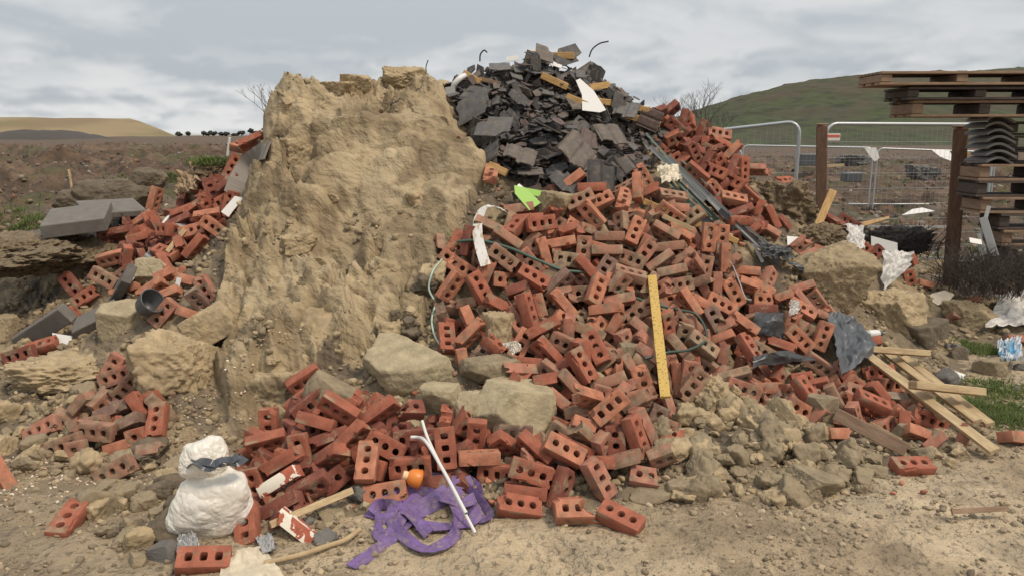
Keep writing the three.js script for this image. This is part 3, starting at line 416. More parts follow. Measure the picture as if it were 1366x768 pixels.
for (const b of bricks) {
  const h = pickHeap(b.px, b.py) || P(b.px, b.py, 6.4), n = normalAt(h.x, h.z, 0.12); b.n = n;
  b.q = lean(b.a, b.t, b.r); const view = camera.position.clone().sub(h).normalize();
  b.p = h.addScaledVector(n.clone().multiplyScalar(0.35).addScaledVector(view, 0.65).normalize(), b.lift);
  b.h = [b.half ? 0.055 : hx, hy, hz];
}
function settle(items, iters, minLift) { // push crossing boxes apart, never down into the heap
  const ax = it => { const m = new THREE.Matrix4().makeRotationFromQuaternion(it.q).elements; return [V(m[0], m[1], m[2]), V(m[4], m[5], m[6]), V(m[8], m[9], m[10])]; };
  for (const it of items) { it.ax = ax(it); it.rad = Math.hypot(...it.h); it.home = it.p.clone(); }
  const d = V(), c = V(), L = V();
  for (let k = 0; k < iters; k++) {
    for (let i = 0; i < items.length; i++) for (let j = i + 1; j < items.length; j++) {
      const A = items[i], Bx = items[j]; d.subVectors(Bx.p, A.p); if (d.lengthSq() > (A.rad + Bx.rad) ** 2) continue;
      let best = 1e9, bs = 1, sep = false;
      const test = (l) => { const s = l.length(); if (s < 1e-4) return; c.copy(l).divideScalar(s); let ra = 0, rbb = 0; for (let q = 0; q < 3; q++) { ra += A.h[q] * Math.abs(A.ax[q].dot(c)); rbb += Bx.h[q] * Math.abs(Bx.ax[q].dot(c)); } const dist = d.dot(c), o = ra + rbb - Math.abs(dist); if (o <= 0) { sep = true; return; } if (o < best) { best = o; L.copy(c); bs = dist < 0 ? -1 : 1; } };
      for (let q = 0; q < 3 && !sep; q++) { test(A.ax[q]); if (!sep) test(Bx.ax[q]); }
      for (let q = 0; q < 3 && !sep; q++) for (let w = 0; w < 3 && !sep; w++) test(V().crossVectors(A.ax[q], Bx.ax[w]));
      if (sep) continue;
      const wa = A.hand ? (Bx.hand ? 0.5 : 0.1) : (Bx.hand ? 0.9 : 0.5), push = Math.min(best, 0.03) * 0.6 * bs;
      A.p.addScaledVector(L, -push * wa); Bx.p.addScaledVector(L, push * (1 - wa));
    }
    for (const it of items) { const f = it.hand ? 0.05 : 0.01; it.p.lerp(it.home, f); const g = H(it.p.x, it.p.z) + minLift; if (it.p.y < g) it.p.y = g; }
  }
}
settle(bricks, 26, -0.03);
hollow(PILES.map(p => plan(p)), 0.16); hollow([TILEZ], 0.07); buildHeap();
const POSE = b => { const z = V(0, 0, 1).applyQuaternion(b.q), view = camera.position.clone().sub(b.p).normalize(), x = V(1, 0, 0).applyQuaternion(b.q), f = z.dot(view); if (Math.abs(f) > 0.72) return Math.abs(x.y) > 0.75 ? 'upright holes showing' : 'holes facing out'; if (z.y > 0.7) return 'holes facing up'; if (Math.abs(x.dot(view)) > 0.7) return 'end facing out'; return Math.abs(x.y) > 0.7 ? 'standing on end' : 'plain side out'; };
const ONES = ['', 'first', 'second', 'third', 'fourth', 'fifth', 'sixth', 'seventh', 'eighth', 'ninth', 'tenth', 'eleventh', 'twelfth', 'thirteenth', 'fourteenth', 'fifteenth', 'sixteenth', 'seventeenth', 'eighteenth', 'nineteenth', 'twentieth'];
const ORD = [...Array(40).keys()].map(i => i < 20 ? ONES[i + 1] : i === 29 ? 'thirtieth' : (i < 29 ? 'twenty-' : 'thirty-') + ONES[(i + 1) % 10]);
function tell(list) { // alike labels are told apart by row, then by their order from the left
  const by = {}; for (const o of list) (by[o.label] ||= []).push(o);
  const line = (a, k) => { if (a.length > 1) a.sort((p, q) => p.px - q.px).forEach((o, i) => { o.label = `${k}, ${i === 0 ? 'leftmost' : i === a.length - 1 ? 'rightmost' : ORD[i] + ' from left'}`; }); else a[0].label = k; };
  for (const k in by) { const a = by[k]; if (a.length < 6) line(a, k); else { a.sort((p, q) => p.py - q.py); const m = Math.ceil(a.length / 2); line(a.slice(0, m), k + ', upper row'); line(a.slice(m), k + ', lower row'); } }
}
{
  const named = bricks.filter(b => b.hand);
  for (const b of named) b.label = `${TONES[b.tone][2]} ${b.half ? 'broken brick' : 'three-hole brick'}, ${POSE(b)}, ${ZONES.find(z => z[1](b.px, b.py))[0]}`;
  tell(named);
  const geo = b => b.half ? HALF[b.variant % HALF.length] : WHOLE[b.variant % WHOLE.length];
  for (const b of named) { const o = mesh(geo(b), BRICKM[b.tone]); o.position.copy(b.p); o.quaternion.copy(b.q); if (b.half) o.translateX(0.04); put(o, 'brick', b.label, 'brick', `bricks ${ZONES.find(z => z[1](b.px, b.py))[0]}`); }
  const rest = bricks.filter(b => !b.hand), byTone = {};
  for (const b of rest) { const g = geo(b).clone(); g.applyMatrix4(new THREE.Matrix4().compose(b.half ? b.p.clone().add(V(0.045, 0, 0).applyQuaternion(b.q)) : b.p, b.q, V(1, 1, 1))); (byTone[b.tone] ||= []).push(g); }
  const grp = new THREE.Group(); for (const k in byTone) part(grp, mergeGeometries(byTone[k]), BRICKM[k], 'brick_layer');
  put(grp, 'brick_rubble', 'half-buried brick rubble filling gaps between the loose bricks', 'rubble', null, 'stuff'); grp.children.forEach(c => { c.userData.kind = 'stuff'; });
}
// ---------------------------------------------------------------- stones and clay blocks
function rockGeo(seed, detail, planes, rough, flat = 0.8) { // unit body cut by random planes, then roughened
  const r = rng(seed * 131 + 7), N = []; for (let i = 0; i < planes; i++) { const z = r() * 2 - 1, a = r() * 6.283, s = Math.sqrt(1 - z * z); N.push([s * Math.cos(a), z, s * Math.sin(a), flat + (1 - flat) * r()]); }
  for (const [x, y, z] of [[0, 1, 0], [0, -1, 0]]) N.push([x, y, z, flat + 0.05 * r()]);
  let g = new THREE.IcosahedronGeometry(1, detail); g.deleteAttribute('uv'); g.deleteAttribute('normal'); g = mergeVertices(g, 1e-5); const p = g.attributes.position, uv = new Float32Array(p.count * 2);
  for (let i = 0; i < p.count; i++) {
    const x = p.getX(i), y = p.getY(i), z = p.getZ(i); let s = 0.74; for (const n of N) { const c = (x * n[0] + y * n[1] + z * n[2]) / n[3]; if (c > s) s = c; }
    let R = 1 / s;
    R *= 1 + rough * (0.55 * fbm(x * 1.7 + seed, y * 1.7, z * 1.7, 4, 0.55) - 0.35 * Math.abs(noise(x * 3.1 + seed * 2, y * 3.1, z * 3.1)) + 0.30 * fbm(x * 7, y * 7 + seed, z * 7, 4, 0.65));
    p.setXYZ(i, x * R, y * R, z * R);
  }
  g.computeBoundingBox(); const bb = g.boundingBox, cc = bb.getCenter(V()), sz = bb.getSize(V()); g.translate(-cc.x, -cc.y, -cc.z); g.scale(2 / sz.x, 2 / sz.y, 2 / sz.z); // exactly one unit each way
  g.setAttribute('uv', new THREE.BufferAttribute(uv, 2)); g.computeVertexNormals(); return g;
}
function scaleGeo(g, sx, sy, sz) { const o = g.clone(); o.scale(sx, sy, sz); o.computeVertexNormals(); const p = o.attributes.position, uv = o.attributes.uv; if (p.count > 2000) return projUV(o, 1, sx * 7, sz * 5); for (let i = 0; i < p.count; i++) uv.setXY(i, p.getX(i) + 0.6 * p.getZ(i), p.getY(i) + 0.45 * p.getZ(i)); return o; }
const rockTone = (base, amp, seed) => texture(256, (u, v) => { const f = tfbm(u, v, 6, 5, seed, 0.6); return base.map(b => b * (1 + amp * f)); }, true, 1 / 0.5, 1 / 0.5);
const ROCKM = {
  clay: std({ map: rockTone([0.335, 0.256, 0.152], 0.42, 201), bumpMap: clayBump, bumpScale: 0.026 }),
  pale: std({ map: rockTone([0.32, 0.262, 0.163], 0.32, 207), bumpMap: earthBump, bumpScale: 0.016 }),
  olive: std({ map: rockTone([0.225, 0.176, 0.11], 0.38, 213), bumpMap: earthBump, bumpScale: 0.012 }),
  dark: std({ map: rockTone([0.12, 0.093, 0.062], 0.35, 219), bumpMap: clayBump, bumpScale: 0.022 }),
  yellow: std({ map: rockTone([0.27, 0.208, 0.122], 0.4, 225), bumpMap: earthBump, bumpScale: 0.026 }),
  grey: std({ map: rockTone([0.13, 0.12, 0.108], 0.25, 231), bumpMap: grainBump, bumpScale: 0.003 }),
  soil: std({ map: rockTone([0.165, 0.122, 0.072], 0.5, 237), bumpMap: earthBump, bumpScale: 0.05 }),
};
// place: centre pixel, size in pixels at that distance, thickness as share of width
function rock(px, py, wpx, hpx, m, name, label, category, { seed = 1, planes = 9, rough = 0.16, flat = 0.7, deep = 0.8, turn = 0, tip = 0, roll = 0, lift = 0, D = 0, detail = 22, group } = {}) {
  const c = D ? P(px, py, D) : pick(px, py) || P(px, py, 6.5), s = proj(c)[2] / FOC, w = wpx * s / 2, h = hpx * s / 2;
  const g = scaleGeo(rockGeo(seed, detail, planes, rough, flat), w, h, w * deep), o = mesh(g, m);
  const view = camera.position.clone().sub(c).normalize(); o.position.copy(c).addScaledVector(view, lift * w); o.rotation.set(tip * RAD, turn * RAD, roll * RAD, 'ZXY');
  return put(o, name, label, category, group);
}
{ const R = ROCKM;
  rock(545, 490, 140, 56, R.pale, 'stone_block', 'largest flat pale clay slab above the purple straps', 'boulder', { seed: 3, planes: 7, rough: 0.08, flat: 0.62, deep: 0.7, roll: 7, lift: 0.3, turn: -18, tip: 18 });
  rock(446, 529, 82, 44, R.olive, 'stone_block', 'smooth tilted disc-like clay slab above the red bricks by bag', 'boulder', { seed: 8, planes: 6, rough: 0.05, flat: 0.55, deep: 0.7, roll: -32, lift: 0.45 });
  rock(592, 534, 66, 44, R.pale, 'stone_block', 'small wedge-shaped pale boulder between slab and cracked pair', 'boulder', { seed: 12, planes: 8, rough: 0.08, flat: 0.65, lift: 0.35 });
  rock(628, 552, 58, 54, R.pale, 'stone_block', 'rounded pale boulder cracked off the large one, its smaller half', 'boulder', { seed: 15, planes: 7, rough: 0.07, flat: 0.68, lift: 0.4 });
  rock(685, 545, 112, 66, R.pale, 'stone_block', 'big rounded pale boulder with a crack, above grey-brown brick', 'boulder', { seed: 18, planes: 7, rough: 0.07, flat: 0.66, lift: 0.35, roll: -6 });
  rock(655, 492, 86, 34, R.olive, 'stone_block', 'low flat clay ledge with crumbs on top, over pale boulders', 'boulder', { seed: 21, planes: 6, rough: 0.08, flat: 0.6, lift: 0.25 });
  rock(663, 446, 56, 62, R.clay, 'clay_lump', 'upright crumbly clay lump among bricks above the pale boulders', 'clay lump', { seed: 24, planes: 10, rough: 0.2, lift: 0.35 });
  rock(738, 273, 52, 36, R.yellow, 'stone_block', 'rough yellow stone block next to the lime green card', 'boulder', { seed: 27, planes: 8, rough: 0.13, flat: 0.6, lift: 0.6, roll: -8 });
  rock(236, 492, 128, 92, R.clay, 'clay_block', 'big square clay block with a crumbly top left of ridge', 'clay block', { seed: 33, planes: 12, rough: 0.2, flat: 0.6, lift: 0.25, roll: -18, turn: 20, tip: 12, detail: 34 });
  rock(166, 428, 68, 52, R.pale, 'stone_block', 'pale angular boulder under the black plastic pot', 'boulder', { seed: 34, planes: 6, rough: 0.07, flat: 0.6, lift: 0.4, turn: 30 });
  rock(206, 362, 52, 36, R.pale, 'stone_block', 'pale lump of clay above the black plastic pot', 'boulder', { seed: 37, rough: 0.12, lift: 0.3 });
  rock(284, 432, 66, 48, R.clay, 'clay_block', 'wedge of clay leaning on the ridge above the big square block', 'clay block', { seed: 40, planes: 7, rough: 0.12, flat: 0.6, lift: 0.35, roll: 30 });
  rock(2, 448, 46, 56, R.yellow, 'stone_block', 'yellowish boulder cut off by the left picture edge', 'boulder', { seed: 43, rough: 0.1, lift: 0.2 });
  rock(1112, 378, 104, 84, R.yellow, 'stone_block', 'largest tan boulder on the right with a shaded hollow side', 'boulder', { seed: 47, planes: 13, rough: 0.14, flat: 0.62, lift: 0.4, deep: 0.9, turn: 25, tip: 15 });
  rock(1242, 364, 76, 42, R.yellow, 'stone_block', 'domed boulder beside the hanging white rag', 'boulder', { seed: 49, planes: 7, rough: 0.1, flat: 0.65, lift: 0.3, roll: -16 });
  rock(1236, 450, 84, 46, R.dark, 'stone_block', 'dark brown boulder above the broken timber pallet', 'boulder', { seed: 52, planes: 7, rough: 0.12, flat: 0.62, lift: 0.3 });
  rock(1188, 420, 96, 66, R.clay, 'clay_block', 'broad tan clay mound between big boulder and white board', 'clay block', { seed: 55, planes: 9, rough: 0.22, lift: 0.1 });
  rock(1296, 424, 66, 46, R.clay, 'clay_block', 'crumbly clay hump with red brick bits behind dark boulder', 'clay block', { seed: 56, planes: 9, rough: 0.25, lift: 0.1 });
  rock(1042, 272, 104, 66, R.soil, 'soil_clod', 'big rough brown soil clod on the far ridge', 'soil clod', { seed: 58, planes: 12, rough: 0.4, flat: 0.8, lift: 0.1 });
  rock(1092, 318, 70, 44, R.soil, 'soil_clod', 'smaller brown soil clod below the yellow upright timber', 'soil clod', { seed: 61, planes: 12, rough: 0.4, flat: 0.8, lift: 0.1 });
  rock(1096, 549, 42, 46, R.olive, 'stone_block', 'pointed grey-olive stone below the black plastic sheeting', 'boulder', { seed: 64, planes: 6, rough: 0.06, flat: 0.6, lift: 0.5 });
  rock(1206, 579, 32, 28, R.olive, 'stone_block', 'small olive stone under the broken pallet', 'boulder', { seed: 67, planes: 7, rough: 0.08, lift: 0.5 });
  rock(1084, 645, 76, 36, R.olive, 'clay_block', 'largest clay clod at the foot of the crumbly clay pile', 'clay block', { seed: 70, planes: 8, rough: 0.14, flat: 0.65, lift: 0.4, roll: -8 });
  rock(1320, 494, 46, 34, R.olive, 'stone_block', 'grey stone in the grass below the white tarpaulin', 'boulder', { seed: 73, rough: 0.12, lift: 0.35 });
  rock(1280, 476, 30, 30, R.dark, 'stone_block', 'small dark stone at the edge of the grass', 'boulder', { seed: 76, rough: 0.12, lift: 0.35 });
  rock(836, 478, 40, 42, R.olive, 'clay_lump', 'flat-faced olive clay piece left of the yellow plank', 'clay lump', { seed: 79, planes: 6, rough: 0.08, flat: 0.6, lift: 0.5 });
  rock(790, 510, 34, 26, R.clay, 'clay_lump', 'small crumbly clay lump between red bricks in mid slope', 'clay lump', { seed: 82, rough: 0.25, lift: 0.4 });
  rock(952, 528, 74, 60, R.clay, 'clay_lump', 'crumbly clay spill right of the plank foot', 'clay lump', { seed: 85, planes: 12, rough: 0.34, lift: 0.05 });
  rock(1050, 560, 24, 70, R.olive, 'clay_lump', 'long clay sliver leaning over the crumbly clay pile', 'clay lump', { seed: 88, planes: 6, rough: 0.06, flat: 0.6, lift: 0.6, roll: 38 });
  rock(868, 660, 60, 16, R.olive, 'stone_block', 'thin flat stone lying at the heap foot by the lone brick', 'boulder', { seed: 91, planes: 6, rough: 0.06, flat: 0.6, lift: 0.1 });
  rock(218, 741, 42, 34, R.grey, 'stone_block', 'dark grey stone left of the crumpled foil', 'boulder', { seed: 94, planes: 6, rough: 0.06, flat: 0.6, lift: 0.3, roll: 20 });
  rock(182, 750, 26, 24, R.olive, 'stone_block', 'small olive stone beside the dark grey stone', 'boulder', { seed: 95, rough: 0.1, lift: 0.3 });
  rock(448, 124, 62, 28, R.clay, 'clay_lump', 'dark overhanging clay slab on the ridge crest', 'clay lump', { seed: 97, planes: 7, rough: 0.14, flat: 0.65, D: 5.75, deep: 1.0 });
  rock(474, 112, 44, 24, R.clay, 'clay_lump', 'topmost clay slab balanced on the ridge crest', 'clay lump', { seed: 99, planes: 7, rough: 0.14, flat: 0.65, D: 5.8, deep: 1.0 });
  rock(392, 172, 70, 84, R.clay, 'clay_block', 'smooth-faced clay block at the upper left corner of ridge', 'clay block', { seed: 101, planes: 7, rough: 0.1, flat: 0.66, D: 5.72, deep: 0.9, turn: 15, detail: 34 });
  rock(432, 158, 74, 66, R.clay, 'clay_block', 'folded clay lump beside the smooth upper left block', 'clay block', { seed: 103, planes: 9, rough: 0.3, D: 5.62, detail: 34 });
  rock(540, 104, 66, 30, R.clay, 'clay_block', 'wide clay lump on the ridge crest next to the tiles', 'clay block', { seed: 105, planes: 8, rough: 0.2, D: 5.9 });
        // overhanging bank on the far left with a dark hollow under it
  rock(20, 342, 230, 54, R.soil, 'turf_bank', 'overhanging earth bank above the dark hollow', 'bank', { seed: 113, planes: 12, rough: 0.35, flat: 0.8, D: 5.35, deep: 0.95, detail: 38 });
  rock(128, 346, 100, 62, R.soil, 'turf_bank', 'crumbling end of the earth bank under grey slabs', 'bank', { seed: 117, planes: 12, rough: 0.35, flat: 0.8, D: 5.55, deep: 0.9, detail: 30 });
  rock(95, 500, 150, 56, R.clay, 'clay_block', 'low crumbly clay hump below the white card', 'clay block', { seed: 119, planes: 12, rough: 0.35, lift: -0.25, detail: 30 });
  for (const [px, py, w, h, l] of [[130, 262, 70, 46, 'dark brown earth-filled sack nearest the wooden stake'], [172, 258, 90, 40, 'middle dark brown sack behind the grey slabs'], [196, 240, 56, 34, 'rear dark brown sack with grass beside it'], [100, 268, 60, 30, 'lowest dark brown sack behind the paving slab']]) rock(px, py, w, h, R.dark, 'earth_sack', l, 'sack', { seed: px, planes: 26, rough: 0.12, flat: 0.86, D: 7.2, deep: 0.6, group: 'sacks behind the slabs' });
}
// clods that can be picked out singly
{ const r = rng(91), G8 = [...Array(8).keys()].map(i => rockGeo(300 + i, 10, 7, 0.26, 0.58)), list = [];
  const pats = [
    [[[880, 560], [960, 520], [1040, 540], [1110, 590], [1180, 620], [1170, 655], [1050, 672], [900, 665], [860, 640]], 210, 'in crumbly pile below sheeting', 9, 40, ['olive', 'clay', 'olive']],
    [[[110, 640], [200, 600], [250, 640], [230, 740], [150, 720], [100, 680]], 60, 'left of the white bag', 9, 44, ['olive', 'clay', 'dark']],
    [[[480, 540], [560, 540], [620, 590], [540, 590], [470, 600]], 12, 'between bricks and pale boulders', 10, 30, ['olive', 'pale']],
    [[[400, 690], [480, 640], [500, 690], [430, 740]], 14, 'beside the two thin sticks', 8, 34, ['olive', 'grey', 'pale']],
    [[[0, 520], [120, 500], [120, 640], [0, 640]], 34, 'below the white card on left', 10, 44, ['clay', 'olive']],
    [[[1180, 590], [1300, 580], [1340, 620], [1180, 640]], 16, 'under the broken pallet foot', 8, 26, ['olive', 'clay']],
    [[[1250, 440], [1366, 430], [1366, 530], [1260, 520]], 16, 'in the grass below white tarpaulin', 8, 30, ['olive', 'grey']],
    [[[480, 400], [570, 380], [580, 470], [500, 460]], 12, 'on right flank of clay ridge', 12, 34, ['clay', 'dark']],
  ];
  for (const [poly, n, where, s0, s1, ms] of pats) { const xs = poly.map(p => p[0]), ys = poly.map(p => p[1]); let k = 0; while (k < n) { const px = mix(Math.min(...xs), Math.max(...xs), r()), py = mix(Math.min(...ys), Math.max(...ys), r()); if (!inPoly(poly, px, py)) continue; k++; const s = s0 + (s1 - s0) * Math.pow(r(), 2.2); list.push({ px, py, s, m: ms[Math.floor(r() * ms.length)], where, sx: 0.75 + r() * 0.6, sy: 0.45 + r() * 0.4, a: r(), b: r(), v: Math.floor(r() * 8) }); } }
  for (const o of list) o.label = `${o.s > s(28) ? 'large' : o.s > s(17) ? 'medium' : 'small'} ${({ olive: 'olive-grey', clay: 'tan', dark: 'brown', pale: 'pale', grey: 'grey' })[o.m]} clod ${o.where}`;
  function s(x) { return x; }
  tell(list);
  for (const o of list) { const c = pick(o.px, o.py); if (!c) continue; const k = proj(c)[2] / FOC * o.s / 2, m = mesh(scaleGeo(G8[o.v], k * o.sx * 1.1, k * o.sy * 1.1, k * 1.1), ROCKM[o.m]); m.position.copy(c).add(V(0, k * o.sy * 0.35, 0)); m.rotation.set((o.a - 0.5) * 1.8, o.b * 6.3, (o.b - 0.5) * 1.8); put(m, 'clay_clod', o.label, 'clod', `clods ${o.where}`); }
}
// lumps pushed out of the clay face: parts of the heap
{ const r = rng(191), heap = scene.getObjectByName('spoil_heap'), GL = [...Array(7).keys()].map(i => rockGeo(340 + i, 15, 9, 0.24, 0.72)), mats = [ROCKM.clay, ROCKM.clay, ROCKM.clay, ROCKM.clay];
  const poly = [[360, 130], [460, 112], [585, 105], [625, 190], [640, 240], [590, 320], [565, 440], [480, 470], [400, 490], [320, 560], [285, 480], [300, 400], [340, 240]]; let k = 0;
  while (k < 16) { const px = 285 + r() * 355, py = 105 + r() * 455; if (!inPoly(poly, px, py)) continue; if (noise(px * 0.012, py * 0.014, 9) < -0.05 + (r() - 0.5) * 0.3 && px < 520) continue; k++; const c = pick(px, py); if (!c) continue; const s = proj(c)[2] / FOC * (9 + 34 * Math.pow(r(), 2)) , m = part(heap, scaleGeo(GL[k % 7], s * (0.8 + 0.5 * r()), s * (0.5 + 0.35 * r()), s * 0.9), mats[Math.floor(r() * 4)], 'clay_lump'); m.position.copy(c).addScaledVector(normalAt(c.x, c.z, 0.15), -0.5 * s); m.rotation.set((r() - 0.5) * 1.2, r() * 6.3, (r() - 0.5) * 1.2); } }
// gravel and crumbs nobody could count
function scatter(name, label, n, seed, spots, mats, size, geoSeed, sink = 0.25) {
  const r = rng(seed), grp = new THREE.Group(), per = mats.map(() => []);
  let guard = 0; while (per.reduce((a, b) => a + b.length, 0) < n && guard++ < n * 12) { const s = spots(r); if (!s) continue; const [x, z] = s, k = size(r), y = soilH(x, z); per[Math.floor(r() * mats.length)].push([x, y + k * (0.4 - sink), z, k, r(), r(), r()]); }
  per.forEach((list, i) => { const g = scaleGeo(rockGeo(geoSeed + i, 2, 6, 0.15, 0.65), 1, 0.62, 0.85), im = new THREE.InstancedMesh(g, mats[i], list.length), m = new THREE.Matrix4(), q = new THREE.Quaternion(), e = new THREE.Euler(), c = new THREE.Color();
    list.forEach(([x, y, z, k, a, b, d], j) => { e.set((a - 0.5) * 1.2, b * 6.3, (d - 0.5) * 1.2); m.compose(V(x, y, z), q.setFromEuler(e), V(k * (0.7 + 0.6 * d), k * (0.7 + 0.6 * a), k)); im.setMatrixAt(j, m); const t = 0.7 + 0.6 * b; c.setRGB(t, t * (0.97 + 0.05 * a), t * (0.94 + 0.1 * d)); im.setColorAt(j, c); });
    im.name = `${name}_grain`; im.castShadow = im.receiveShadow = true; im.userData.kind = 'stuff'; grp.add(im); });
  put(grp, name, label, 'gravel', null, 'stuff');
}
const flatM = (c, ro = 0.95) => std({ color: rgb(...c), roughness: ro });
const PZ = PILES.map(p => { const q = plan(p), xs = q.map(a => a[0]), ds = q.map(a => a[1]); q.bb = [Math.min(...xs), Math.max(...xs), Math.min(...ds), Math.max(...ds)]; return q; });
const near = (x0, x1, d0, d1) => r => { const x = mix(x0, x1, r()), D = mix(d0, d1, Math.pow(r(), 1.3)); return [x, -D]; };
scatter('gravel', 'loose gravel strewn over the sandy ground before the heap', 22000, 401, r => { const [x, z] = near(-3.2, 3.6, 2.2, 5)(r); if (gridH(x, -z) > 0.12 || (inPoly(WETZ, x, -z) && r() < 0.85)) return null; const k = noise(x * 1.6, z * 1.6, 77) + 0.35 * noise(x * 6, z * 6, 4) + (gridH(x, -z) > -0.05 ? 0.28 : -0.1) + (x < -0.6 ? 0.2 : 0); return k > -0.14 + (r() - 0.5) * 0.25 ? [x, z] : null; }, [flatM([0.25, 0.192, 0.125]), flatM([0.33, 0.262, 0.175]), flatM([0.19, 0.146, 0.096]), flatM([0.22, 0.172, 0.115])], r => 0.0022 + 0.016 * Math.pow(r(), 7), 500);
scatter('soil_crumbs', 'crumbs of clay and soil lying over the heap', 15000, 403, r => { const [x, z] = near(-4, 4.4, 3, 6.6)(r); if (gridH(x, -z) < 0.02) return null; const cl = inPoly(CLAYZ, x, -z); return noise(x * 2.6, z * 2.6, 33) + 0.4 * noise(x * 9, z * 9, 5) > (cl ? 0.36 : -0.12) + (r() - 0.5) * 0.2 ? [x, z] : null; }, [flatM([0.28, 0.215, 0.132]), flatM([0.205, 0.156, 0.097]), flatM([0.325, 0.255, 0.16])], r => 0.005 + 0.024 * Math.pow(r(), 3.0), 520);
scatter('brick_chips', 'small red brick chips lying between the tumbled bricks', 2600, 411, r => { const p = PZ[Math.floor(Math.pow(r(), 1.6) * PZ.length)], b = p.bb, x = mix(b[0], b[1], r()), D = mix(b[2], b[3], r()); return inPoly(p, x, D) || r() < 0.12 ? [x, -D] : null; }, [flatM([0.29, 0.1, 0.06]), flatM([0.36, 0.15, 0.095]), flatM([0.24, 0.15, 0.1])], r => 0.004 + 0.022 * Math.pow(r(), 2.6), 580, -0.1);
scatter('mortar_chips', 'white mortar chips mixed in the soil left of the bag', 900, 405, r => { const p = [[250, 545], [120, 610], [350, 540], [60, 640], [190, 650], [150, 590]][Math.floor(r() * 6)], c = pick(p[0], p[1]); return [c.x + (r() + r() + r() - 1.5) * 0.32, c.z + (r() + r() + r() - 1.5) * 0.26]; }, [flatM([0.6, 0.52, 0.41]), flatM([0.4, 0.28, 0.19])], r => 0.003 + 0.008 * r() * r(), 540, 0.1);
scatter('field_rubble', 'stones and clods strewn over the brown field beyond', 22000, 407, r => { const D = 7.5 * Math.pow(9, r()), x = (r() * 2 - 1) * (D * 0.85); return D < 9.2 && gridH(clamp(x, GX0, GX1), Math.min(D, 8.8)) > 0.1 ? null : noise(x * 0.6, D * 0.6, 5) > -0.25 + (r() - 0.5) * 0.4 ? [x, -D] : null; }, [flatM([0.155, 0.105, 0.07]), flatM([0.20, 0.145, 0.10]), flatM([0.085, 0.062, 0.046]), flatM([0.21, 0.18, 0.15]), flatM([0.17, 0.09, 0.06])], r => 0.015 + 0.08 * Math.pow(r(), 3.4), 560);
// ---------------------------------------------------------------- dark concrete roof tiles, whole and broken
const tileMap = (base, seed) => texture(256, (u, v) => { const f = tfbm(u, v, 6, 5, seed, 0.6), g = tnoise(u * 60, v * 60, 60, seed + 2), k = sstep(0.22, 0.4, tfbm(u, v, 4, 4, seed + 9)); return mix3(base.map(b => b * (1 + 0.35 * f + 0.25 * g)), [0.17, 0.14, 0.105], k * 0.55); }, true, 1 / 0.4, 1 / 0.4);
const TILEM = [[[0.078, 0.073, 0.071], 601, 'dark grey'], [[0.118, 0.110, 0.104], 607, 'mid grey'], [[0.055, 0.051, 0.050], 613, 'near-black'], [[0.122, 0.100, 0.084], 619, 'brownish grey'], [[0.120, 0.086, 0.076], 625, 'plum-brown']].map(([c, s, n]) => { const m = std({ map: tileMap(c, s), bumpMap: grainBump, bumpScale: 0.002, roughness: 0.82 }); m.userData = { tone: n }; return m; });
const rt = rng(55);
function fragment(seed) { const r = rng(seed), n = 4 + Math.floor(r() * 3), s = new THREE.Shape(), e = 0.55 + 0.4 * r(); for (let i = 0; i < n; i++) { const a = (i + 0.5 * (r() - 0.5)) / n * 6.283, R = 0.8 + 0.4 * r(); i ? s.lineTo(Math.cos(a) * R * 0.09, Math.sin(a) * R * 0.09 * e) : s.moveTo(Math.cos(a) * R * 0.09, Math.sin(a) * R * 0.09 * e); } s.closePath();
  const g = new THREE.ExtrudeGeometry(s, { depth: 0.009, bevelEnabled: true, bevelThickness: 0.002, bevelSize: 0.002, bevelSegments: 1 }); g.translate(0, 0, -0.006); return toCreasedNormals(projUV(g, 1, r(), r()), 0.5); }
function profiled(w, l, seed, cutIt) { // interlocking tile: two pans between raised rolls
  const s = new THREE.Shape(), N = 24, f = u => 0.017 * Math.exp(-(((u - 0.06) / 0.045) ** 2)) + 0.017 * Math.exp(-(((u - 0.52) / 0.05) ** 2)) + 0.014 * Math.exp(-(((u - 0.96) / 0.045) ** 2));
  for (let i = 0; i <= N; i++) { const u = i / N; i ? s.lineTo((u - 0.5) * w, f(u)) : s.moveTo((u - 0.5) * w, f(u)); } for (let i = N; i >= 0; i--) { const u = i / N; s.lineTo((u - 0.5) * w, f(u) - 0.013); } s.closePath();
  let g = new THREE.ExtrudeGeometry(s, { depth: l, bevelEnabled: false, steps: 1 }); g.translate(0, 0, -l / 2); g.rotateX(-Math.PI / 2); if (cutIt) g = cut(g, cutIt); return toCreasedNormals(projUV(g, 1, seed * 0.37, 0), 0.5); } // lies in xy, face along +z
const FRAGS = [...Array(12).keys()].map(i => fragment(700 + i * 3));
const PROF = [profiled(0.33, 0.42, 1, [[37, 0.17, -0.21, 0, 0.09, 0.08, 0.1]]), profiled(0.33, 0.42, 2, [[31, 0.16, 0.2, 0, 0.12, 0.15, 0.1]]), profiled(0.33, 0.36, 3, [[33, -0.16, -0.2, 0, 0.17, 0.13, 0.1]])];
const PLAIN = [[[41, -0.14, -0.2, 0, 0.09, 0.07, 0.1], [42, 0.15, 0.19, 0, 0.06, 0.1, 0.1], [43, 0.02, 0.22, 0, 0.09, 0.05, 0.1]], [[35, 0.13, 0.2, 0, 0.13, 0.14, 0.1], [44, -0.14, -0.17, 0, 0.07, 0.1, 0.1]]].map((c, k) => { let g = cut(projUV(new RoundedBoxGeometry(0.27, 0.40, 0.014, 2, 0.004)), c); return toCreasedNormals(projUV(g, 1, k, 0), 0.5); });
const tiles = [];
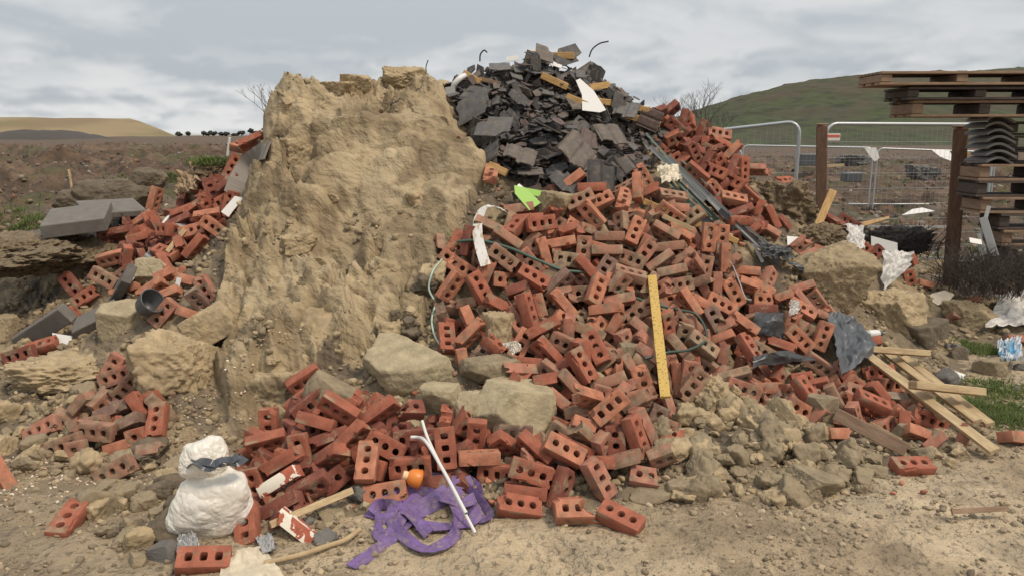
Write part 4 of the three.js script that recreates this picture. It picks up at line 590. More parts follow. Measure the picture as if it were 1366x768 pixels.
const place = (px, py, q, lift, extra) => { const h = pick(px, py) || P(px, py, 6.3), n = normalAt(h.x, h.z, 0.15), view = camera.position.clone().sub(h).normalize(); return { px, py, q, p: h.clone().addScaledVector(n.clone().lerp(view, 0.5).normalize(), lift), n, ...extra }; };
// the ones that stand out
for (const [px, py, a, t, r, g, mi, label, k = 1] of [
  [634, 152, 105, 20, -25, PLAIN[0], 1, 'large smooth grey tile leaning at the clay edge', 0.9], [657, 186, 75, 25, -20, PLAIN[1], 1, 'long pointed grey tile below the large smooth one', 0.8], [643, 188, 80, -10, 15, PLAIN[0], 0, 'narrow dark tile standing between the pointed tile and clay', 0.55],
  [690, 142, 60, 30, 20, PLAIN[1], 0, 'dark tile tilted right of the large smooth tile', 0.5], [764, 222, -48, 10, -50, PROF[0], 3, 'whole ribbed tile lying just above the red bricks', 1], [822, 225, 35, -10, -50, PROF[1], 3, 'broken ribbed tile right of the whole ribbed one', 0.85], [808, 196, 5, 20, -40, PROF[2], 3, 'ribbed tile piece with ridges facing out below white shard', 0.8],
  [690, 222, -15, 0, -55, PROF[2], 3, 'broken ribbed tile beside the yellow wood offcut', 0.85], [705, 235, 3, 0, -70, PLAIN[0], 3, 'flat tile lying over the lime green card', 0.8], [820, 152, -12, 0, 10, PLAIN[1], 1, 'smooth grey tile below the yellow battens', 0.5], [712, 102, 0, 10, 10, PLAIN[1], 0, 'upright dark tile near the heap top', 0.38], [790, 108, -20, -15, 15, PLAIN[0], 2, 'black tile on the skyline at right of the heap top', 0.38], [668, 100, 5, 0, -60, PLAIN[0], 1, 'pale grey tile crowning the heap top', 0.75],
]) tiles.push(place(px, py, lean(a, t, r), 0.07, { g, m: mi, k, label, hand: true, h: [0.15 * k, 0.19 * k, 0.012] }));
{ const r = rng(66), poly = [[598, 118], [622, 104], [640, 96], [700, 92], [790, 104], [850, 146], [885, 178], [868, 215], [835, 240], [790, 246], [730, 246], [665, 226], [640, 196], [612, 145]]; let k = 0;
  while (k < 1700) { const px = 598 + r() * 290, py = 90 + r() * 160; if (!inPoly(poly, px, py)) continue; const top = k < 285; k++;
    const h = pick(px, py) || P(px, py, 6.4), n = normalAt(h.x, h.z, 0.2), flat = r() < 0.6; let q;
    if (flat) { q = new THREE.Quaternion().setFromUnitVectors(AZ, n.clone().multiplyScalar(0.55).add(V((r() - 0.5) * 0.9, 0.55, (r() - 0.5) * 0.9)).normalize()); q.multiply(qx.setFromAxisAngle(AZ, r() * 6.283)); } else q = lean(r() * 360, (r() - 0.5) * 110, (r() - 0.5) * 120);
    const s = 0.24 + 0.5 * Math.pow(r(), 2), whole = r() < 0.025; tiles.push(place(px, py, q, top ? 0.035 : -0.005, { g: whole ? [PLAIN[1], PROF[2], PROF[1]][Math.floor(r() * 3)] : FRAGS[Math.floor(r() * 12)], m: Math.floor(Math.pow(r(), 1.4) * 5), k: whole ? 0.35 + 0.25 * r() : s, hand: top, named: top, h: whole ? [0.1, 0.11, 0.012] : [0.085 * s, 0.055 * s, 0.009], whole })); } }
settle(tiles, 10, -0.02);
{ const zone = (x, y) => y < 100 ? 'on the heap top' : x < 665 ? 'by the clay edge' : x < 735 ? y < 160 ? 'left of white shard' : 'above lime green card' : x < 800 ? y < 165 ? 'around white shard' : 'above the brick slope' : y < 170 ? 'among yellow battens' : 'below the yellow battens';
  const named = tiles.filter(t => t.hand);
  for (const t of named) { if (t.label) { t.own = true; continue; } const f = V(0, 0, 1).applyQuaternion(t.q); t.label = `${TILEM[t.m].userData.tone} ${t.whole ? 'half tile' : t.k > 0.95 ? 'large tile piece' : 'tile shard'} ${f.y > 0.75 ? 'lying flat' : Math.abs(f.dot(camera.position.clone().sub(t.p).normalize())) > 0.7 ? 'face out' : 'edge out'} ${zone(t.px, t.py)}`; }
  tell(named.filter(t => !t.own));
  for (const t of named) { const o = mesh(t.g, TILEM[t.m]); o.position.copy(t.p); o.quaternion.copy(t.q); o.scale.setScalar(t.k * (t.own ? 0.78 : 1)); put(o, 'concrete_tile', t.label, 'roof tile', `roof tiles ${zone(t.px, t.py)}`); }
  const by = {}; for (const t of tiles.filter(t => !t.hand)) { const g = t.g.clone(); g.applyMatrix4(new THREE.Matrix4().compose(t.p, t.q, V(t.k, t.k, t.k))); (by[t.m] ||= []).push(g); }
  const grp = new THREE.Group(); for (const k in by) part(grp, mergeGeometries(by[k]), TILEM[k], 'tile_layer'); put(grp, 'tile_rubble', 'half-buried tile shards filling gaps in the dark tile heap', 'rubble', null, 'stuff'); grp.children.forEach(c => { c.userData.kind = 'stuff'; });
}
// ---------------------------------------------------------------- timber, plastic, cloth and other litter
const woodMap = (base, seed, knots = 0.3) => texture(256, (u, v) => { const w = v * 14 + 1.2 * tfbm(u, v, 3, 3, seed), g = 0.5 + 0.5 * Math.sin(w * 6.283 + 2 * tnoise(u * 4, v * 24, 24, seed)), f = tfbm(u, v, 4, 4, seed + 4), k = sstep(0.25, 0.5, tfbm(u, v, 6, 3, seed + 11)); return mix3(base.map((b, q) => b * (0.82 + 0.22 * g + 0.35 * f * (q ? 1 : 0.8))), [0.2, 0.15, 0.095], k * knots); }, true, 1 / 0.5, 1 / 0.11);
const WOOD = { new: std({ map: woodMap([0.5, 0.31, 0.12], 811), roughness: 0.75 }), pale: std({ map: woodMap([0.45, 0.33, 0.185], 817), roughness: 0.8 }), old: std({ map: woodMap([0.22, 0.165, 0.12], 823), roughness: 0.9 }), dark: std({ map: woodMap([0.075, 0.056, 0.046], 829), roughness: 0.9 }), brown: std({ map: woodMap([0.26, 0.17, 0.11], 835), roughness: 0.88 }), post: std({ map: woodMap([0.17, 0.095, 0.06], 841), roughness: 0.9 }) };
WOOD.strand = std({ map: texture(256, (u, v) => { const c = tnoise(u * 30, v * 12, 60, 5) + 0.6 * tnoise(u * 18, v * 40, 40, 9), k = c > 0.28 ? 0.45 : 1 + 0.3 * c; return [0.53 * k, 0.355 * k, 0.095 * k]; }, true, 1 / 0.3, 1 / 0.3), roughness: 0.7 });
for (const k in WOOD) { WOOD[k].bumpMap = grainBump; WOOD[k].bumpScale = 0.001; }
function barGeo(len, w, t) { return projUV(new RoundedBoxGeometry(len, w, t, 1, Math.min(w, t) * 0.12), 1, len * 1.7, w * 3); }
function between(o, a, b, facing) { const x = b.clone().sub(a).normalize(), mid = a.clone().lerp(b, 0.5), f = facing || camera.position.clone().sub(mid).normalize(), y = f.clone().cross(x).normalize(), z = x.clone().cross(y); o.position.copy(mid); o.quaternion.setFromRotationMatrix(new THREE.Matrix4().makeBasis(x, y, z)); return o; }
const on = (px, py, lift = 0.05) => { const h = pickHeap(px, py) || P(px, py, 6.4); return h.addScaledVector(camera.position.clone().sub(h).normalize(), lift); };
const at = (q, lift) => q.length > 2 ? P(q[0], q[1], q[2]) : on(q[0], q[1], lift);
function plank(a, b, w, t, m, name, label, category, { lift = 0.1, facing, group } = {}) { const A = at(a, lift), Bq = at(b, lift); return put(between(mesh(barGeo(A.distanceTo(Bq), w, t), m), A, Bq, facing), name, label, category, group); }
const UPF = V(-0.1, 0.75, 0.65).normalize();
plank([870, 368], [888, 530], 0.052, 0.016, WOOD.strand, 'wood_plank', 'yellow strand-board plank leaning upright on the brick slope', 'plank', { lift: 0.24 });
{ let n = 0; for (const [a, b, w, t, m, l] of [
  [[722, 100], [757, 116], 0.05, 0.035, 'new', 'yellow batten above the white shard, left end highest'], [[756, 128], [784, 140], 0.045, 0.03, 'new', 'short yellow batten pointing at the white shard'], [[790, 134], [815, 137], 0.045, 0.03, 'new', 'short yellow batten emerging right of the white shard'], [[786, 117], [812, 113], 0.05, 0.035, 'new', 'yellow offcut right beside top of white shard'],
  [[822, 138], [866, 147], 0.045, 0.03, 'new', 'long yellow batten at right edge of dark tiles, upper'], [[832, 153], [880, 166], 0.05, 0.035, 'new', 'long yellow batten at right edge of dark tiles, lower'], [[618, 97], [641, 110], 0.045, 0.03, 'new', 'yellow batten by the curved white pipe'], [[738, 74], [766, 68], 0.05, 0.03, 'new', 'yellow batten on the skyline at heap top'], [[652, 220], [676, 231], 0.05, 0.03, 'new', 'yellow wood offcut above the lime green card'],
  [[858, 268], [984, 322], 0.04, 0.03, 'new', 'long orange batten running down the brick slope'], [[884, 288], [925, 306], 0.03, 0.02, 'pale', 'thin pale batten beside the long orange one'], [[360, 700], [470, 654], 0.03, 0.018, 'pale', 'straight pale lath crossing the red bricks by bag'],
  [[1160, 568], [1200, 590], 0.05, 0.02, 'pale', 'short pale offcut under the broken pallet'], [[1115, 552], [1210, 600], 0.07, 0.03, 'brown', 'brown board wedged beneath bricks under pallet'], [[1141, 292], [1186, 290], 0.045, 0.03, 'new', 'yellow timber lying before the wire fence'], [[1185, 296], [1120, 300], 0.03, 0.02, 'pale', 'pale strip of timber behind the bricks litter'], [[1090, 304, 5.9], [1112, 254, 6.0], 0.06, 0.035, 'new', 'yellow timber standing upright on far ridge'],
  [[684, 262], [722, 250], 0.05, 0.006, 'dark', 'dark strip of felt over the lime green card'], [[1270, 682], [1345, 678], 0.022, 0.012, 'brown', 'thin brown stick lying on the sandy ground'], [[640, 105], [668, 112], 0.03, 0.02, 'brown', 'small brown batten near the heap top'], [[745, 72], [720, 78], 0.03, 0.02, 'pale', 'small pale batten near the heap top'],
]) plank(a, b, w, t, WOOD[m], 'wood_batten', l, 'batten', { lift: 0.12, group: 'loose battens on the heap' }); }
// pliant lines: cables, hoses, sticks
function tube(pts, rad, m, name, label, category, group, lift = 0.1) { const c = new THREE.CatmullRomCurve3(pts.map(q => at(q, q.lift ?? lift))); return put(mesh(new THREE.TubeGeometry(c, pts.length * 10, rad, 7), m), name, label, category, group); }
const PLAS = { green: std({ color: rgb(0.055, 0.10, 0.075), roughness: 0.45 }), dkgreen: std({ color: rgb(0.035, 0.06, 0.045), roughness: 0.5 }), white: std({ color: rgb(0.62, 0.61, 0.585), roughness: 0.5 }), grey: std({ color: rgb(0.33, 0.33, 0.32), roughness: 0.55 }), black: std({ color: rgb(0.022, 0.023, 0.025), roughness: 0.42 }), dgrey: std({ color: rgb(0.075, 0.08, 0.085), roughness: 0.4 }), rodw: std({ color: rgb(0.62, 0.60, 0.56), roughness: 0.5 }), lime: std({ color: rgb(0.25, 0.46, 0.07), roughness: 0.55 }), orange: std({ color: rgb(0.62, 0.19, 0.03), roughness: 0.4 }), cream: std({ color: rgb(0.66, 0.57, 0.43), roughness: 0.8 }), pgreen: std({ color: rgb(0.36, 0.46, 0.38), roughness: 0.45 }), mint: std({ color: rgb(0.10, 0.20, 0.15), roughness: 0.4 }) };
tube([[610, 322], [640, 321], [680, 331], [715, 346], [750, 360], [785, 365], [820, 385], [862, 402], [900, 412]], 0.009, PLAS.green, 'cable', 'green cable draped across the upper brick slope', 'cable', null, 0.14);
tube([[900, 412], [930, 420], [943, 448], [920, 466], [890, 470], [860, 478]], 0.008, PLAS.dkgreen, 'cable', 'dark cable looping behind the yellow plank', 'cable', null, 0.2);
tube([[590, 345], [576, 365], [572, 385], [580, 402], [584, 412]], 0.006, PLAS.pgreen, 'hose', 'pale green hose loop at the clay edge, upper piece', 'hose', null, 0.08);
tube([[581, 405], [576, 425], [579, 445], [592, 468]], 0.006, PLAS.pgreen, 'hose', 'pale green hose at the clay edge, lower piece', 'hose', null, 0.08);
tube([[352, 751], [400, 740], [440, 727], [460, 720], [480, 706]], 0.011, WOOD.pale, 'stick', 'bent pale wooden stick on the ground before the bricks', 'stick', null, 0.05);
{ const c = [[786, 76], [790, 66], [800, 58], [812, 55]]; tube(c.map(q => [...q, 6.25]), 0.006, PLAS.black, 'wire', 'thin black wire arching on the skyline at heap top', 'wire');
  tube([[640, 82, 6.2], [641, 72, 6.2], [646, 67, 6.2], [650, 70, 6.2]], 0.006, PLAS.black, 'wire', 'small black wire loop at left of heap top', 'wire');
  tube([[570, 100, 6.0], [568, 90, 6.0], [571, 80, 6.0]], 0.004, PLAS.black, 'wire', 'single thin wire sticking up from clay crest', 'wire'); }
tube([[604, 122, 5.75], [606, 113, 5.7], [613, 105, 5.7], [620, 101, 5.75]], 0.022, PLAS.white, 'pipe', 'curved white pipe at the left edge of tiles', 'pipe');
{ // two white rods
  const g = new THREE.Group(); const c = [[563, 561], [570, 583], [600, 645], [634, 711]].map((q, i) => on(q[0], q[1], [0.3, 0.28, 0.2, 0.06][i])); put(mesh(new THREE.TubeGeometry(new THREE.CatmullRomCurve3(c), 30, 0.007, 8), PLAS.rodw), 'white_rod', 'straight white plastic rod leaning over the purple straps', 'rod');
  tube([[548, 583], [556, 583], [567, 588], [590, 625], [622, 685]], 0.008, PLAS.white, 'white_rod', 'white plastic rod with a hooked top beside the straight one', 'rod', null, 0.27); }
// flat ribbons and sheets with real folds
function ribbon(pts, w, m, name, label, category, { lift = 0.08, twist = [], th = 0.003, group, parent } = {}) {
  const P3 = pts.map(q => at(q, q[3] ?? lift)), c = new THREE.CatmullRomCurve3(P3), N = pts.length * 14, pos = [], uv = [], idx = [], len = c.getLength();
  for (let i = 0; i <= N; i++) { const t = i / N, p = c.getPoint(t), d = c.getTangent(t), n0 = normalAt(p.x, p.z, 0.1).lerp(camera.position.clone().sub(p).normalize(), 0.35).normalize(); let s = d.clone().cross(n0).normalize(); const k = t * (twist.length - 1), tw = twist.length ? mix(twist[Math.floor(k)], twist[Math.min(twist.length - 1, Math.ceil(k))], k - Math.floor(k)) : 0; s.applyAxisAngle(d, tw * RAD); const nn = s.clone().cross(d).normalize();
    for (const [a, b] of [[-1, 1], [1, 1], [1, -1], [-1, -1]]) { const q = p.clone().addScaledVector(s, a * w / 2).addScaledVector(nn, b * th / 2 + 0.004 * noise(t * 22, a * 3, w * 99)); pos.push(q.x, q.y, q.z); uv.push(t * len, a * w); } }
  for (let i = 0; i < N; i++) for (let k = 0; k < 4; k++) { const a = i * 4 + k, b = i * 4 + (k + 1) % 4, e = a + 4, f = b + 4; idx.push(a, b, e, b, f, e); }
  idx.push(0, 2, 1, 0, 3, 2); const z = N * 4; idx.push(z, z + 1, z + 2, z, z + 2, z + 3);
  let g = new THREE.BufferGeometry(); g.setAttribute('position', new THREE.Float32BufferAttribute(pos, 3)); g.setAttribute('uv', new THREE.Float32BufferAttribute(uv, 2)); g.setIndex(idx); g = toCreasedNormals(g.toNonIndexed(), 0.7);
  return parent ? part(parent, g, m, name) : put(mesh(g, m), name, label, category, group);
}
const strapM = std({ map: texture(256, (u, v) => mix3([0.60, 0.58, 0.54].map(b => b * (1 + 0.15 * tnoise(u * 60, v * 60, 60, 3))), [0.42, 0.34, 0.24], sstep(0.1, 0.4, tfbm(u, v, 4, 4, 8))), true, 4, 4), roughness: 0.7 });
ribbon([[676, 283], [662, 276], [648, 276], [639, 290], [637, 310], [642, 335], [648, 354]], 0.062, strapM, 'webbing_strap', 'grey-white webbing strap arching out at the clay edge', 'strap', { lift: 0.17, twist: [70, 60, 20, 10, 0, 0] });
const purpleM = std({ map: texture(256, (u, v) => mix3([0.135, 0.08, 0.21].map(b => b * (1 + 0.25 * tnoise(u * 20, v * 80, 80, 3) + 0.4 * tfbm(u, v, 5, 4, 40))), [0.27, 0.21, 0.155], sstep(0.0, 0.9, tfbm(u, v, 5, 6, 90, 0.7)) * 0.7), true, 3, 3), roughness: 0.62, bumpMap: grainBump, bumpScale: 0.001 });
[ // one long tangled strap reads as several loops
  [[[492, 690], [520, 662], [570, 645], [615, 638], [636, 650], [640, 670]], 'uppermost loop of the purple strap below orange cap', [0, 20, -20, 10, 40]],
  [[[468, 756], [500, 735], [530, 712], [560, 685], [590, 668], [618, 655]], 'purple strap running from its lowest loose end', [0, 10, -15, 20, 0]],
  [[[500, 692], [530, 690], [560, 675], [600, 650], [630, 640]], 'purple strap crossing over the tangle middle', [30, -10, 20, 0]],
  [[[530, 664], [522, 690], [540, 716], [570, 732], [600, 720], [612, 692], [606, 668]], 'round lower loop of the purple strap', [0, 15, -10, 20, 0]],
  [[[556, 700], [590, 702], [625, 697], [642, 680]], 'purple strap end beside the white rods', [10, -20, 30]],
  [[[622, 650], [640, 668], [652, 690], [640, 692], [628, 672]], 'narrow folded purple strap loop at the far right of tangle', [40, 20, -20]],
  [[[500, 700], [510, 715], [530, 700], [548, 668], [575, 652]], 'left inner loop of the purple strap', [20, -10, 10]],
  [[[548, 640], [575, 637], [600, 642], [624, 636]], 'flat purple strap piece lying right under the orange cap', [0, 10, 0]],
  [[[512, 668], [545, 655], [580, 660], [612, 672], [634, 664]], 'purple strap lying across the top of tangle behind rods', [0, 30, -20, 10]],
  [[[496, 684], [506, 672], [530, 676], [552, 690], [572, 712]], 'purple strap curling at upper left of tangle', [20, 40, -10, 10]],
].forEach(([pts, l, tw], i) => ribbon(pts, 0.05, purpleM, 'purple_strap', l, 'strap', { lift: 0.016 + 0.011 * (i % 5), twist: tw.map((x, k) => x * 1.6 + (k % 2 ? 12 : -8)), group: 'tangle of purple straps' }));
{ // orange cap
  const prof = [[0, 0.001], [0.036, 0], [0.042, 0.006], [0.042, 0.03], [0.036, 0.05], [0.026, 0.062], [0.018, 0.066], [0.017, 0.08], [0, 0.082]].map(([x, y]) => new THREE.Vector2(x, y)); const g = new THREE.Group(); part(g, new THREE.LatheGeometry(prof, 24), PLAS.orange, 'cap_body'); const ring = part(g, new THREE.TorusGeometry(0.042, 0.004, 8, 24), PLAS.orange, 'rim'); ring.rotation.x = Math.PI / 2; ring.position.y = 0.01; part(g, new THREE.CylinderGeometry(0.0185, 0.02, 0.02, 16), std({ color: rgb(0.75, 0.5, 0.3) }), 'spout').position.y = 0.076; g.position.copy(on(562, 640, 0.1)); g.rotation.set(0.3, 0, 1.2); put(g, 'bottle_cap', 'orange plastic cap lying on the purple straps', 'cap'); }
// cloth and film laid over the rubble: the four corners and the slack between them
function drape(corners, m, name, label, category, { lift = 0.06, amp = 0.03, n = 34, f = 9, seed = 1, sag = 0, ragged = 0.12, group } = {}) {
  const c = corners.map(q => at(q, 0)), pos = [], uv = [], idx = [], size = (c[0].distanceTo(c[1]) + c[1].distanceTo(c[2])) / 2;
  for (let j = 0; j <= n; j++) for (let i = 0; i <= n; i++) { let u = i / n, v = j / n; const eu = u + ragged * noise(v * 5, seed, 3) * (1 - Math.abs(2 * u - 1)) * 0 + ragged * 0.5 * noise(v * 6 + seed, 2, u * 2), ev_ = v + ragged * 0.5 * noise(u * 6 + seed * 3, 5, v * 2);
    const p = c[0].clone().multiplyScalar((1 - eu) * (1 - ev_)).addScaledVector(c[1], eu * (1 - ev_)).addScaledVector(c[2], eu * ev_).addScaledVector(c[3], (1 - eu) * ev_);
    const nn = normalAt(p.x, p.z, 0.15).lerp(camera.position.clone().sub(p).normalize(), 0.4).normalize();
    p.addScaledVector(nn, lift + amp * (1.6 * Math.abs(noise(u * f * 0.35 + seed, v * f * 0.35, seed)) + 0.8 * fbm(u * f + seed, v * f, seed, 3) + 0.5 * Math.abs(noise(u * f * 1.7, v * f * 0.8 + seed, 4))) + sag * Math.sin(Math.PI * u) * Math.sin(Math.PI * v));
    const g = H(p.x, p.z) + 0.012; if (p.y < g) p.y = g; pos.push(p.x, p.y, p.z); uv.push(u * size, v * size); }
  for (let j = 0; j < n; j++) for (let i = 0; i < n; i++) { const a = j * (n + 1) + i; idx.push(a, a + 1, a + n + 1, a + 1, a + n + 2, a + n + 1); }
  const g = new THREE.BufferGeometry(); g.setAttribute('position', new THREE.Float32BufferAttribute(pos, 3)); g.setAttribute('uv', new THREE.Float32BufferAttribute(uv, 2)); g.setIndex(idx); g.computeVertexNormals(); return put(mesh(g, m), name, label, category, group);
}
const sheetM = new THREE.MeshPhysicalMaterial({ color: rgb(0.055, 0.06, 0.066), roughness: 0.42, map: texture(256, (u, v) => { const k = sstep(0.1, 0.45, tfbm(u, v, 5, 5, 77)); return mix3([1, 1, 1], [1, 0.9, 0.75], k).map(x => x * (0.8 + 0.2 * k)); }, true, 2, 2) });
const greySheetM = new THREE.MeshPhysicalMaterial({ color: rgb(0.075, 0.082, 0.09), roughness: 0.45 });
drape([[1094, 428], [1134, 436], [1166, 482], [1112, 516]], greySheetM, 'plastic_sheet', 'grey-black plastic sheet draped left of the broken pallet', 'sheet', { lift: 0.1, amp: 0.06, f: 2.6, seed: 3, n: 44 });
drape([[1000, 424], [1044, 424], [1040, 458], [998, 452]], sheetM, 'plastic_sheet', 'dark domed plastic sheet among bricks beside the white scrap', 'sheet', { lift: 0.08, amp: 0.02, sag: 0.09, seed: 5, f: 2.5 });
drape([[992, 488], [1040, 484], [1084, 494], [996, 506]], sheetM, 'plastic_sheet', 'dark rolled plastic sheet edge above the crumbly clay pile', 'sheet', { lift: 0.12, amp: 0.02, sag: 0.06, seed: 7, f: 2.5 });
drape([[1040, 352], [1092, 362], [1120, 402], [1082, 380]], sheetM, 'plastic_sheet', 'black plastic sheet tucked behind the largest tan boulder', 'sheet', { lift: 0.05, amp: 0.05, seed: 9, f: 3 });
drape([[1000, 330], [1046, 340], [1050, 354], [1008, 350]], sheetM, 'plastic_sheet', 'torn black sheet below the bundle of trims', 'sheet', { lift: 0.1, amp: 0.04, seed: 10, f: 3.5 });
const whiteCloth = new THREE.MeshPhysicalMaterial({ color: rgb(0.64, 0.62, 0.585), roughness: 0.7, transmission: 0.15, thickness: 0 });
drape([[1330, 402], [1420, 380], [1430, 440], [1312, 446]], whiteCloth, 'white_tarpaulin', 'crumpled white tarpaulin at the right picture edge', 'tarpaulin', { lift: 0.08, amp: 0.06, n: 50, f: 11, seed: 11 });
drape([[1176, 336, 6.1], [1216, 338, 6.1], [1212, 356, 5.95], [1174, 392, 5.9]], whiteCloth, 'white_rag', 'large white rag hanging beside the domed boulder', 'rag', { lift: 0.02, amp: 0.05, seed: 13, f: 4 });
drape([[1118, 306, 6.2], [1142, 308, 6.2], [1146, 340, 6.0], [1124, 336, 6.0]], whiteCloth, 'white_rag', 'smaller white rag left of the litter bricks', 'rag', { lift: 0.08, amp: 0.04, seed: 15, f: 4 });
drape([[870, 234], [896, 230], [902, 252], [878, 256]], std({ color: rgb(0.68, 0.62, 0.50) }), 'cream_rag', 'crumpled cream rag on the ridge bricks', 'rag', { lift: 0.1, amp: 0.035, seed: 17 });
drape([[1042, 412], [1054, 412], [1056, 430], [1044, 434]], whiteCloth, 'white_rag', 'little white scrap beside the domed dark sheet', 'rag', { lift: 0.12, amp: 0.025, seed: 19 });
drape([[672, 470], [690, 466], [698, 480], [684, 488]], std({ color: rgb(0.6, 0.55, 0.47) }), 'cream_rag', 'pale scrap above the big cracked boulder', 'rag', { lift: 0.12, amp: 0.02, seed: 21 });
drape([[298, 742], [352, 736], [380, 775], [290, 790]], new THREE.MeshPhysicalMaterial({ color: rgb(0.66, 0.57, 0.42), roughness: 0.5, transmission: 0.25, thickness: 0 }), 'plastic_film', 'crumpled cream plastic film on the ground before the bag', 'film', { lift: 0.015, amp: 0.03, n: 60, f: 2.4, seed: 23 });
drape([[238, 728], [262, 722], [268, 746], [236, 748]], std({ color: rgb(0.4, 0.4, 0.4), metalness: 0.35, roughness: 0.35 }), 'foil_packet', 'crumpled silver foil under the white bag', 'foil', { lift: 0.05, amp: 0.025, seed: 25 });
drape([[340, 722], [362, 716], [368, 738], [350, 744]], std({ color: rgb(0.34, 0.34, 0.34), roughness: 0.4 }), 'foil_packet', 'blue-grey foil scrap right of the cream film', 'foil', { lift: 0.02, amp: 0.015, seed: 26 });
drape([[1328, 466], [1360, 462], [1364, 492], [1334, 498]], new THREE.MeshPhysicalMaterial({ color: rgb(0.72, 0.78, 0.84), roughness: 0.35, transmission: 0.3, thickness: 0, map: texture(64, (u, v) => tfbm(u, v, 3, 3, 5) > 0.12 ? [0.25, 0.6, 0.85] : [1, 1, 1], true, 3, 3) }), 'plastic_bag', 'blue and white plastic bag in the grass', 'bag', { lift: 0.08, amp: 0.06, seed: 27 });
drape([[12, 496], [34, 492], [38, 504], [14, 508]], std({ color: rgb(0.4, 0.47, 0.58), roughness: 0.35 }), 'foil_packet', 'bluish foil scrap near left edge below bricks', 'foil', { lift: 0.05, amp: 0.02, seed: 29 });
drape([[252, 250], [280, 232], [276, 264], [246, 276]], std({ color: rgb(0.34, 0.245, 0.155), bumpMap: clayBump, bumpScale: 0.02 }), 'burlap_rag', 'ragged brown cloth hanging below the grass tuft', 'rag', { lift: 0.12, amp: 0.06, seed: 31 });
// flat boards and cards
function card(px, py, w, h, a, t, r, m, name, label, category, { th = 0.004, lift = 0.12, shape, D } = {}) { const s = new THREE.Shape(); (shape || [[-0.5, -0.5], [0.5, -0.5], [0.5, 0.5], [-0.5, 0.5]]).forEach(([x, y], i) => i ? s.lineTo(x * w, y * h) : s.moveTo(x * w, y * h)); s.closePath(); const g = projUV(new THREE.ExtrudeGeometry(s, { depth: th, bevelEnabled: false })); const o = mesh(g, m); o.position.copy(D ? P(px, py, D) : on(px, py, lift)); o.quaternion.copy(lean(a, t, r)); return put(o, name, label, category); }
card(785, 128, 0.18, 0.34, 12, 5, -25, PLAS.white, 'plastic_shard', 'tall pointed white plastic shard on the dark tiles', 'shard', { shape: [[-0.45, -0.36], [0.22, -0.5], [0.5, -0.47], [0.28, 0.1], [-0.1, 0.5], [-0.3, 0.47], [-0.25, 0.05]], lift: 0.16, th: 0.006 });
card(309, 275, 0.10, 0.17, -20, 10, -20, PLAS.white, 'white_card', 'white card lying on bricks at the ridge flank', 'card', { shape: [[-0.5, -0.4], [0.1, -0.5], [0.2, -0.2], [0.5, 0.5], [-0.1, 0.45]], lift: 0.14 });
card(80, 455, 0.14, 0.10, -6, 0, -25, PLAS.white, 'white_card', 'white card beside the hollow, by the leaning grey slab', 'card', { shape: [[-0.5, 0.5], [0.45, 0.42], [0.5, -0.2], [0.2, -0.5], [-0.2, -0.5], [-0.25, -0.2]], lift: 0.12 });
card(1256, 398, 0.24, 0.16, 8, 0, -50, PLAS.cream, 'white_board', 'broken cream board lying near the domed boulder', 'board', { shape: [[-0.5, 0.1], [-0.2, 0.4], [0.3, 0.5], [0.5, 0.1], [0.1, -0.4], [-0.3, -0.5]], lift: 0.12, th: 0.012 });
card(700, 263, 0.20, 0.11, -42, 0, -30, PLAS.lime, 'green_card', 'lime green card under the dark tiles', 'card', { lift: 0.15, shape: [[-0.5, 0.1], [-0.2, 0.5], [0.5, 0.45], [0.4, -0.5], [-0.3, -0.3]] });
card(706, 256, 0.18, 0.045, -10, 0, -20, PLAS.lime, 'green_card', 'thin lime green strip above the lime card', 'card', { lift: 0.16 });
card(702, 259, 0.16, 0.05, -40, 0, -30, PLAS.white, 'white_card', 'white strip on the lime green card', 'card', { lift: 0.165 });
card(1060, 322, 0.11, 0.075, -5, 0, -20, PLAS.white, 'white_card', 'white card with a dark spot beyond the trims', 'card', { lift: 0.12 });
card(237, 378, 0.03, 0.075, -12, 0, 0, PLAS.white, 'plastic_shard', 'small white plastic stub near the black pot', 'shard', { lift: 0.16 });
card(745, 398, 0.05, 0.075, -10, 0, 0, PLAS.white, 'plastic_shard', 'small white plastic piece between mid slope bricks', 'shard', { lift: 0.13 });
card(1276, 500, 0.14, 0.06, -12, 0, -40, PLAS.white, 'plastic_shard', 'torn white plastic near the dark stone', 'shard', { lift: 0.06, shape: [[-0.5, 0.2], [0, 0.5], [0.5, 0.3], [0.3, -0.5], [-0.2, -0.1]] });
card(1180, 303, 0.24, 0.12, -15, 0, -30, PLAS.grey, 'grey_board', 'pale grey board propped behind the litter bricks', 'board', { lift: 0.1 });
card(718, 72, 0.14, 0.08, 2, 0, -20, PLAS.cream, 'cream_board', 'small cream board at the very heap top', 'board', { D: 6.2 });
card(684, 78, 0.10, 0.04, 6, 0, -10, PLAS.white, 'plastic_shard', 'small white scrap on left of heap top', 'shard', { D: 6.15 });
card(736, 85, 0.16, 0.03, -18, 0, -20, PLAS.white, 'plastic_shard', 'narrow white strip below the cream board', 'shard', { lift: 0.14 });
card(601, 122, 0.07, 0.07, 10, 0, 10, PLAS.grey, 'plastic_shard', 'grey plastic piece below the curved white pipe', 'shard', { lift: 0.12 });
